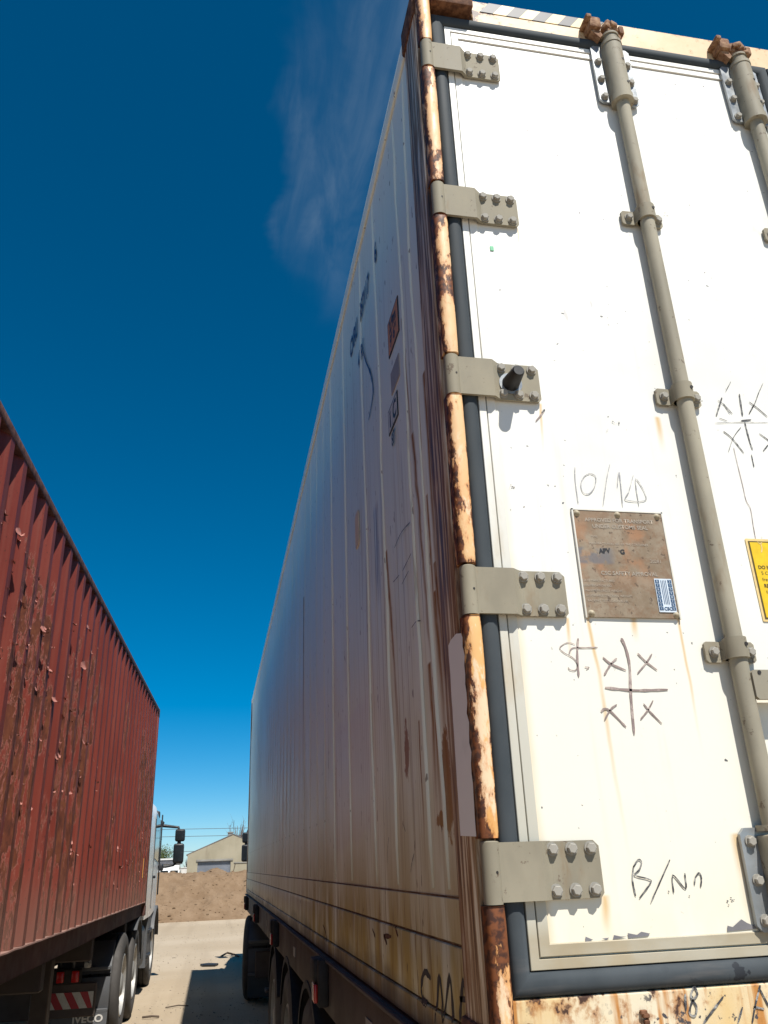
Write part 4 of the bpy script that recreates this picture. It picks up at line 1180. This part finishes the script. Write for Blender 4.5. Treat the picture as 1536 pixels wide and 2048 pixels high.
    for s in (-1, 1):
        # side fairing behind the cab
        b = B(); b.prism([(2.02, 1.12), (2.295, 1.08), (2.295, 2.55), (2.08, 2.50)], 'x', min(s * 1.20, s * 1.235), max(s * 1.20, s * 1.235)); b.build('side_fairing', MAT['cab'], t)
        xo = s * 1.232
        b = B(); b.prism([(3.30, 1.78), (4.34, 1.72), (4.26, 2.34), (3.30, 2.40)], 'x', min(xo, xo + s * .004), max(xo, xo + s * .004)); b.build('side_window', MAT['glass'], cabo)
        b = B(); b.box(min(xo, xo + s * .004), max(xo, xo + s * .004), 3.24, 3.262, 1.1, 2.45); b.build('door_gap', MAT['darkplastic'], cabo)
        b = B(); b.box(min(xo, xo + s * .03), max(xo, xo + s * .03), 3.32, 3.46, 1.50, 1.54, .008); b.build('door_handle', MAT['darkplastic'], cabo, 40)
        b = B(); b.box(min(xo, xo + s * .02), max(xo, xo + s * .02), 4.40, 4.46, 1.25, 2.45, .008); b.build('pillar_trim', MAT['darkplastic'], cabo, 40)
        b = B(); b.box(min(xo, s * 1.30), max(xo, s * 1.30), 4.35, 4.58, 1.60, 1.70, .02, 2); b.build('mirror_foot', MAT['darkplastic'], t, 40)
        m = B()
        m.tube([(s * 1.16, 4.62, 2.30), (s * 1.28, 4.64, 2.285), (s * 1.42, 4.62, 2.265), (s * 1.50, 4.60, 2.255), (s * 1.52, 4.60, 2.20)], [.03, .026, .022, .022, .02], 10)
        m.build('mirror_arm', MAT['darkplastic'], t, 40)
        m = B()
        m.tube([(s * 1.20, 4.56, 1.66), (s * 1.34, 4.58, 1.66), (s * 1.46, 4.60, 1.68), (s * 1.52, 4.60, 1.74)], .022, 10)
        arm = m.build('mirror_arm', MAT['darkplastic'], t, 40)
        m = B()
        m.box(s * 1.525 - .085, s * 1.525 + .085, 4.555, 4.66, 1.70, 2.005, .035, 3)
        m.box(s * 1.525 - .03, s * 1.525 + .03, 4.58, 4.64, 1.99, 2.05, .01)
        m.box(s * 1.53 - .075, s * 1.53 + .085, 4.555, 4.65, 2.035, 2.225, .03, 3)
        m.build('mirror_housing', MAT['darkplastic'], arm, 40)
        m = B(); m.box(s * 1.525 - .066, s * 1.525 + .066, 4.548, 4.556, 1.725, 1.98, .006); m.box(s * 1.53 - .058, s * 1.53 + .066, 4.548, 4.556, 2.055, 2.205, .006); m.build('mirror_glass', MAT['glass'], arm)
        v = B(); v.box(min(s * 1.0, s * 1.27), max(s * 1.0, s * 1.27), 4.56, 4.74, 2.36, 2.42, .015, 2, Matrix.Translation((s * 1.1, 0, 2.39)) @ Matrix.Rotation(s * .42, 4, 'Y') @ Matrix.Translation((-s * 1.1, 0, -2.39)))
        v.build('visor_end', MAT['darkplastic'], t, 40)
    b = B(); b.box(-1.18, 1.18, 4.60, 4.80, 2.40, 2.52, .02, 2); b.build('sun_visor', MAT['darkplastic'], t, 40)
    b = B(); b.prism([(4.645, 1.62), (4.92, 1.60), (4.915, 1.70), (4.66, 2.36), (4.60, 2.36)], 'x', -1.0, 1.0); b.build('windscreen', MAT['glass'], cabo)
    return t
make_truck((-2.635, 8.72, 0), math.radians(-.4), 'white truck cab with black mirrors and grey mudguards ahead of the red container', 'IVECO')
make_truck((1.195, 10.82, 0), math.radians(-5.3), 'truck mostly hidden ahead of the white container, one black mirror showing', None, False)

# ------------------------------------------------------------------ red container
ZR = 1.09
rc_rot = -math.atan(.03)
Y0 = -1.83
rc = empty('shipping_container', (-1.349 + (Y0 - 9.88) * .03, Y0, ZR), rc_rot, 'red corrugated shipping container with peeling paint and rust', 'container')
LR, HR = 12.192, 2.591
def corrugated(y0, y1, z0, z1, x_out, depth, nz=10):
    b = B()
    P = .262
    prof = []
    y = y0
    while y < y1 - .02:
        for dy, d in ((0, 0), (.070, 0), (.131, depth), (.201, depth)):
            if y + dy < y1: prof.append((y + dy, d))
        y += P
    prof.append((y1, 0))
    rows = []
    for j in range(nz + 1):
        z = z0 + (z1 - z0) * j / nz
        rows.append([(x_out - d + .0015 * mnoise.noise((yy * 2, z * 2, 1)), yy, z) for yy, d in prof])
    b.sheet(rows)
    return b
corrugated(.10, LR - .10, .158, 2.533, 0.0, .036).build('side_wall', MAT['red'], rc, recalc=True)
bb = corrugated(.10, LR - .10, .158, 2.533, 0.0, -.036, 2); o_ = bb.build('side_wall', MAT['red'], rc); o_.location.x = -2.438
b = B(); b.box(-.062, .004, .10, LR - .10, 2.533, HR - .002, .006, 2); b.build('top_rail', mat_rust('top_rail_rust', (.085, .035, .028), (.19, .095, .075), 18), rc, 40)
b = B(); b.box(-2.438, -2.376, .10, LR - .10, 2.533, HR - .002, .006, 2); b.build('top_rail', MAT['red'], rc, 40)
lip = simple('rail_lip', (.27, .155, .125), .8, 0, .3, 20)
b = B()
ys = [.10 + (LR - .2) * i / 160 for i in range(161)]
rows = []
for z, xx in ((.157, .006), (.149, .007)):
    rows.append([(xx + .002 * mnoise.noise((y * 5, z, 1)), y, z + .004 * mnoise.noise((y * 6, 4, 2))) for y in ys])
rows.insert(0, [(-.05, y, .158) for y in ys]); rows.append([(-.05, y, .150) for y in ys])
b.sheet(rows); b.build('rail_lip', lip, rc)
railm = simple('bottom_rail_paint', (.105, .045, .035), .7, 0, .35, 9)
for xo in (-.034, -2.438 + .034):
    s = 1 if xo > -1 else -1
    b = B(); b.box(min(xo, xo - s * .006), max(xo, xo - s * .006), .10, LR - .10, .0, .152); b.box(min(xo, xo - s * .05), max(xo, xo - s * .05), .10, LR - .10, -.003, .004); b.build('bottom_rail', railm, rc)
for y0 in (0.0, LR - .12):
    for x0 in (-.12, -2.438):
        b = B(); b.box(x0, x0 + .12, y0, y0 + .12, 0, HR, .008, 2); b.build('corner_post', MAT['red'], rc, 40)
        for z0 in (-.006, HR - .112):
            b = B(); b.box(x0 - .004, x0 + .124, y0 - .004, y0 + .126, z0, z0 + .118, .01, 2); b.build('corner_casting', railm, rc, 40)
b = B(); b.box(-2.40, -.04, .08, LR - .08, 2.545, 2.575); b.build('roof', MAT['red'], rc)
b = B(); b.box(-2.37, -.07, .08, LR - .08, .06, .14); b.build('floor', MAT['grime'], rc)
for i in range(20):
    y = .4 + i * .6
    b = B(); b.box(-2.37, -.07, y, y + .045, .0, .06); b.build('cross_member', MAT['grime'], rc)
for y0, y1 in ((.03, .08), (LR - .08, LR - .03)):
    b = B(); b.box(-2.32, -.12, y0, y1, .05, 2.55); b.build('end_wall', MAT['red'], rc)
b = B(); b.box(.0022, .006, LR - .70, LR - .66, .44, .66); b.build('amber_reflector', MAT['orange'], rc)
# curled flakes of paint
def flake_mesh(seed):
    rr = random.Random(seed)
    w, h = rr.uniform(.5, 1.0), rr.uniform(.8, 1.3)
    b = B(); rows = []
    for j in range(5):
        t = j / 4
        row = []
        for i in range(4):
            u = i / 3 - .5
            curl = rr.uniform(.55, .9) * t ** 1.9
            wid = w * (1 - .45 * t * rr.random())
            row.append((.04 + .55 * curl, u * wid + .08 * rr.uniform(-1, 1), -h * .5 * (1 - (1 - t) ** 1.4) + (.25 * curl * curl) + .10 * rr.uniform(-1, 1) * (t > 0)))
        rows.append(row)
    b.sheet(rows)
    me = b.mesh('paint_flake', 60)
    me.materials.append(FLAKE)
    return me
FLAKE = simple('flake_paint', (.36, .15, .12), .65, 0, .4, 6)
FM = [flake_mesh(i) for i in range(7)]
rf = random.Random(21)
nfl = 0
for k in range(2500):
    y = 4.0 + 7.5 * rf.random() ** 1.25; z = rf.uniform(.35, 2.25)
    reg = mnoise.noise((0.3, y * .75, z * .4 + 3.1)) + .35 * mnoise.noise((2.3, y * 2.1, z * 1.3))
    if reg < .06: continue
    kk = int((y - .10) / .262); ph = (y - .10) - kk * .262
    if ph < .070: xx = 0.0
    elif .131 < ph < .201: xx = -.036
    elif ph < .131: xx = -.036 * (ph - .07) / .061
    else: continue
    sc = rf.choice((.018, .022, .026, .03, .036, .045, .065)) * rf.uniform(.8, 1.2) * (1.0 if y > 5 else .9)
    link('paint_flake', FM[rf.randrange(7)], None, rc, (xx, y, z), (rf.uniform(-.5, .5), rf.uniform(-.3, .2), rf.uniform(-.3, .3)), (sc, sc, sc * rf.uniform(1, 1.9)))
    nfl += 1
    if nfl >= 260: break

# trailer under the red container ---------------------------------------------------------
tr = empty('semi_trailer', (rc.location.x, Y0, 0), rc_rot, 'dark skeletal trailer chassis under the red container', 'trailer')
for x in (-.72, -1.72):
    b = B(); b.box(x - .07, x + .07, .4, 11.4, .74, 1.06, .01); b.build('main_beam', MAT['grime'], tr)
for i, y in enumerate((.5, 2.6, 4.6, 6.6, 8.6, 10.9)):
    b = B(); b.box(-2.36, -.08, y, y + .13, .90, 1.075, .01); b.build('cross_beam', MAT['chassis'], tr)
for x in (-.42, -2.02):
    b = B(); b.box(x - .07, x + .07, 8.35, 8.49, .30, .95, .008); b.box(x - .14, x + .14, 8.28, 8.56, .26, .30, .008); b.build('landing_leg', MAT['chassis'], tr)
    b = B(); b.prism([(8.50, .95), (8.90, .95), (8.50, .55)], 'x', x - .01, x + .01); b.build('leg_brace', MAT['chassis'], tr)
for s, x in ((1, -.01), (-1, -2.428)):
    for y in (1.4, 2.7, 4.0): put_wheel(tr, x, y, s)
for y in (1.4, 2.7, 4.0):
    b = B(); b.cyl((-2.1, y, .5), (-.3, y, .5), .07, n=12); b.build('axle', MAT['grime'], tr, 40)
b = B(); b.cyl((-1.45, 6.3, .72), (-1.45, 7.5, .72), .14, n=18); b.build('air_tank', MAT['grime'], tr, 40)
for i, (x, y) in enumerate(((-.45, 9.6), (-.6, 9.75), (-.5, 9.9))):
    b = B(); b.tube([(x, y, .98), (x + .05, y + .12, .80), (x + .02, y + .3, .72), (x - .05, y + .5, .88)], .014, 8); b.build('air_hose', MAT['plastic'], tr, 40)
for (x, y, z) in ((-.28, 9.3, .88), (-.28, 9.55, .98), (-.24, 9.5, .80)):
    b = B(); b.cyl((x, y, z), (x, y - .05, z), .022, n=10); b.box(x - .03, x + .03, y, y + .06, z - .03, z + .03, .008); b.build('hose_coupling', MAT['alu'], tr, 40)

# ------------------------------------------------------------------ heap of soil
def make_heap():
    b = B()
    nx, ny = 420, 96
    rows = []
    for j in range(ny + 1):
        t = j / ny; y = 29.3 + 9 * t
        row = []
        for i in range(nx + 1):
            x = -13 + 25 * i / nx
            prof = min(1, t / .26) if t < .5 else max(0, 1 - (t - .5) / .5)
            prof = prof * prof * (3 - 2 * prof) if t >= .3 else prof ** .85
            ends = max(0.0, min(1, (x + 13) / 3, (12 - x) / 3))
            top = 1.36 + .16 * mnoise.noise((x * .45, 3, y * .2)) + .07 * mnoise.noise((x * 1.4, 8, y))
            n_ = .16 * mnoise.noise((x * 1.1, y * 1.1, 1)) + .09 * mnoise.noise((x * 3.1, y * 3.1, 5)) + .045 * mnoise.noise((x * 7, y * 7, 9)) + .03 * mnoise.noise((x * 15, y * 15, 2)) - .10 * max(0, mnoise.noise((x * 2.3, y * 4.5, 31)) - .28)
            row.append((x + .05 * mnoise.noise((x * 4, y * 4, 20)), y + .25 * mnoise.noise((x * .6, 1, 1)) * (1 - t), max(-.02, top * prof * ends + n_ * min(1, prof * 3) * ends)))
        rows.append(row)
    b.sheet(rows)
    o = b.build('soil_heap', MAT['dirt'], None, 80)
    tag(o, 'long heap of loose brown soil beyond the trucks in front of the building', 'soil heap')
    return rows
heap = make_heap()
b = B()
rg = random.Random(5)
for k in range(1100):
    j = rg.randrange(0, 34); i = rg.randrange(40, 380)
    p = Vector(heap[j][i]); r = rg.choice((.012, .016, .02, .026, .034)) * (1.5 if j < 6 else 1)
    g = bmesh.ops.create_icosphere(b.bm, subdivisions=1, radius=r, matrix=Matrix.Translation(p + Vector((rg.uniform(-.02, .02), .0, r * .15))) @ Matrix.Diagonal((rg.uniform(.8, 1.7), 1, rg.uniform(.5, .9), 1)))
    for v in g['verts']: v.co += Vector((rg.uniform(-1, 1), rg.uniform(-1, 1), rg.uniform(-1, 1))) * r * .28
o = b.build('soil_clods', MAT['dirt']); tag(o, 'clods and lumps scattered over the soil heap', 'clods', None, 'stuff')
# grit and pebbles on the yard
b = B()
for k in range(1300):
    x = rg.uniform(-2.2, 1.6); y = 9 + 21 * rg.random() ** 1.3; r = rg.uniform(.003, .010) * (1 + (y - 9) * .02)
    g = bmesh.ops.create_icosphere(b.bm, subdivisions=1, radius=r, matrix=Matrix.Translation((x, y, r * .35)) @ Matrix.Diagonal((rg.uniform(.7, 1.6), rg.uniform(.7, 1.5), .6, 1)))
o = b.build('grit', simple('grit', (.33, .28, .215), .95, 0, .4, 3)); tag(o, 'grit and small pebbles scattered on the packed earth', 'grit', None, 'stuff')
# scraps on the ground
def scrap(name, pts, z, th, mat, label, cat):
    q = B(); q.prism(pts, 'z', z, z + th); o = q.build(name, mat); tag(o, label, cat); return o
scrap('rubber_scrap', [(-.62, 15.2), (-.40, 15.1), (-.34, 15.3), (-.52, 15.45), (-.66, 15.38)], .006, .03, MAT['black'], 'dark flat rubber scrap lying just beyond the edge of the shadow', 'scrap')
q = B(); q.tube([(-.28, 16.6, .03), (-.16, 16.9, .06), (-.02, 16.8, .03), (.05, 16.5, .02)], .018, 8); o = q.build('bent_stick', MAT['bark'], None, 40); tag(o, 'thin bent stick on the earth beyond the rubber scrap', 'stick')
q = B(); q.tube([(-1.25, 9.9, .02), (-1.14, 9.86, .03), (-1.06, 9.9, .015)], .012, 8); o = q.build('twig', MAT['bark'], None, 40); tag(o, 'short dark twig on the ground beside the red truck rear wheels', 'twig')
q = B(); q.tube([(-1.02, 10.6, .012), (-.86, 10.66, .02), (-.74, 10.62, .012)], .007, 8); o = q.build('twig', MAT['bark'], None, 40); tag(o, 'thin pale twig lying in the sunlit strip between the trucks', 'twig')

# ------------------------------------------------------------------ buildings behind
bld = empty('gabled_shed', (1.14, 80, 0), 0, 'old beige gabled shed with corrugated metal shutter and small chimney', 'building')
hb_, eav, apx = 3.97, 2.76, 4.32
b = B()
dx0, dx1, dz = -3.06, -.13, 2.18
b.prism([(-hb_, 0), (dx0, 0), (dx0, dz), (dx1, dz), (dx1, 0), (hb_, 0), (hb_, eav), (0, apx), (-hb_, eav)], 'y', 0, .3)
b.box(-hb_, -hb_ + .3, .301, 14, 0, eav - .02); b.box(hb_ - .3, hb_, .301, 14, 0, eav - .02)
b.build('wall', MAT['render'], bld)
b = B()
for s in (-1, 1):
    b.prism([(s * (hb_ + .12), eav - .04), (s * (hb_ + .12), eav + .05), (0, apx + .12), (0, apx + .03)], 'y', .05, 14.2)
rf_ = b.build('roof', MAT['roof'], bld)
b = B(); b.box(-.42, .0, .9, 1.4, 3.9, 4.62, .02); b.box(-.47, .05, .85, 1.45, 4.56, 4.64); b.build('chimney', MAT['concrete'], rf_)
b = B(); b.box(dx0 - .12, dx1 + .20, -.08, -.002, dz, dz + .16, .01); b.build('lintel', MAT['concrete'], bld)
b = B(); rows = [[], []]
nsl = 44
for i in range(nsl * 2 + 1):
    x = dx0 + (dx1 - dx0) * i / (nsl * 2); yy = .16 if i % 2 else .10
    rows[0].append((x, yy, 0)); rows[1].append((x, yy, dz))
b.sheet(rows); b.build('shutter', MAT['shutter'], bld)
b = B(); b.box(dx1 + .3, hb_ - .02, -.06, -.002, 1.95, 2.02); b.build('ledge', MAT['concrete'], bld)
b = B(); b.tube([(dx1 + .25, -.03, 1.2), (dx1 + .35, -.04, 1.6), (dx1 + .42, -.05, 1.9)], .03, 6); b.build('stain_pipe', MAT['bark'], bld)

lb = empty('low_building', (-6.6, 96, 0), 0, 'low white building with dark roof seen between truck mirror and cab', 'building')
b = B(); b.box(-6, 2.3, 0, 9, 0, 2.15); b.build('wall', MAT['white'], lb)
b = B(); b.box(-6.3, 2.5, -.35, 9.2, 2.16, 2.55); rf_ = b.build('roof', simple('slate_roof', (.12, .125, .14), .8), lb)
b = B(); b.box(-6.35, 2.55, -.42, 9.25, 2.555, 2.72); b.build('parapet', MAT['white'], rf_)
for i in range(5):
    x = -5.2 + i * 1.5
    b = B(); b.box(x, x + .8, -.03, .02, 1.0, 1.9); wd = b.build('window', MAT['glass'], lb)
    b = B(); b.box(x - .08, x + .88, -.07, -.032, .92, 1.0); b.build('sill', MAT['concrete'], wd)

def van(loc, label):
    v = empty('parked_van', loc, 0, label, 'van', 'white vans parked beyond the soil heap')
    b = B(); b.box(-.95, .95, 0, 4.6, .35, 1.62, .14, 3); b.box(-.90, .90, .1, 3.6, 1.3, 1.98, .14, 3); b.build('body', MAT['cab'], v, 40)
    for s in (-1, 1):
        b = B(); b.box(s * .45 - .36, s * .45 + .36, -.012, .02, 1.18, 1.55, .01); b.build('rear_window', MAT['glass'], v)
        b = B(); b.box(s * .84 - .05, s * .84 + .05, -.015, .05, .85, 1.15, .01); b.build('tail_lamp', MAT['redlamp'], v)
        for y in (.9, 3.6): 
            w = link('wheel', TYRE, None, v, (s * .82, y, .33), (0, 0, 0 if s > 0 else math.pi), (.66, .66, .66)); link('rim', RIM, None, w)
    b = B(); b.box(-.9, .9, -.05, .05, .38, .58, .03, 2); b.build('bumper', MAT['plastic'], v, 40)
    return v
van((-4.55, 84, 0), 'white parked van just left of the beige gabled shed')
van((-6.9, 87, 0), 'white parked van beside the truck cab, left of the other van')
# boundary wall
b = B(); b.box(-45, -2.9, 99.5, 99.8, 0, 1.7); b.box(-45, -2.9, 99.45, 99.85, 1.701, 1.78); o = b.build('boundary_wall', MAT['white']); tag(o, 'long pale boundary wall far behind the parked vans', 'wall')

# ------------------------------------------------------------------ trees, poles and cables
def make_tree(loc, h, cr, label, leafy=True, seed=1):
    r = random.Random(seed)
    t = empty('tree', loc, 0, label, 'tree')
    b = B()
    b.tube([(0, 0, 0), (.05, .02, h * .25), (.0, .05, h * .5)], [h * .035, h * .028, h * .018], 8)
    tips = []
    for i in range(14 if leafy else 34):
        a = r.uniform(0, 6.28); z0 = h * r.uniform(.25, .5); ln = cr * r.uniform(.6, 1.1)
        p0 = Vector((.02, .03, z0)); p2 = Vector((ln * math.cos(a) * (1 if leafy else .5), ln * math.sin(a) * (1 if leafy else .5), z0 + h * r.uniform(.2, .5)))
        p1 = p0.lerp(p2, .5) + Vector((0, 0, -.05 * h))
        b.tube([p0, p1, p2], [h * .012, h * .008, h * .003], 5)
        tips.append(p2)
        if not leafy:
            for q in range(5):
                e = p1.lerp(p2, r.random()); d = Vector((r.uniform(-.5, .5), r.uniform(-.5, .5), r.uniform(.3, 1))) * h * .16
                b.tube([e, e + d * .5 + Vector((0, 0, .02)), e + d], [.012, .008, .004], 4)
    b.build('trunk', MAT['bark'] if leafy else MAT['twig'], t, 50)
    if leafy:
        c = B()
        for k in range(5200):
            p = tips[r.randrange(len(tips))].lerp(Vector((0, 0, h * .62)), r.random() * .6)
            d = Vector((r.gauss(0, 1), r.gauss(0, 1), r.gauss(0, .8))) * cr * .22
            p = p + d
            s = cr * r.uniform(.02, .045)
            u = Vector((r.uniform(-1, 1), r.uniform(-1, 1), r.uniform(-1, 1))).normalized(); v = u.orthogonal().normalized()
            c.face([p - u * s, p + v * s * .6, p + u * s, p - v * s * .6])
        c.build('crown', MAT['leaf'], t, recalc=False)
    return t
make_tree((-7.6, 112, 0), 5.0, 2.3, 'olive green tree rising behind the low white building by the truck cab', True, 3)
make_tree((1.9, 99, 0), 6.6, 2.1, 'bare leafless tree standing behind the ridge of the gabled shed', False, 8)
make_tree((-3.4, 108, 0), 3.3, 1.2, 'small bare shrub tree beside the left corner of the gabled shed', False, 9)

def cable(z0, z1, sag, y, label):
    pts = []
    for i in range(41):
        t = i / 40; x = -44 + 88 * t
        pts.append((x, y, z0 + (z1 - z0) * t - sag * 4 * t * (1 - t)))
    b = B(); b.tube(pts, .026, 6); o = b.build('power_cable', MAT['wire'], None, 50); tag(o, label, 'cable', 'power cables above the sheds')
cable(5.95, 5.15, .22, 90.0, 'highest of the power cables crossing the sky left of the shed')
cable(5.22, 4.45, .22, 89.4, 'middle power cable crossing the sky left of the shed')
cable(3.75, 3.00, .15, 90.6, 'lowest power cable, close above the low building roof')
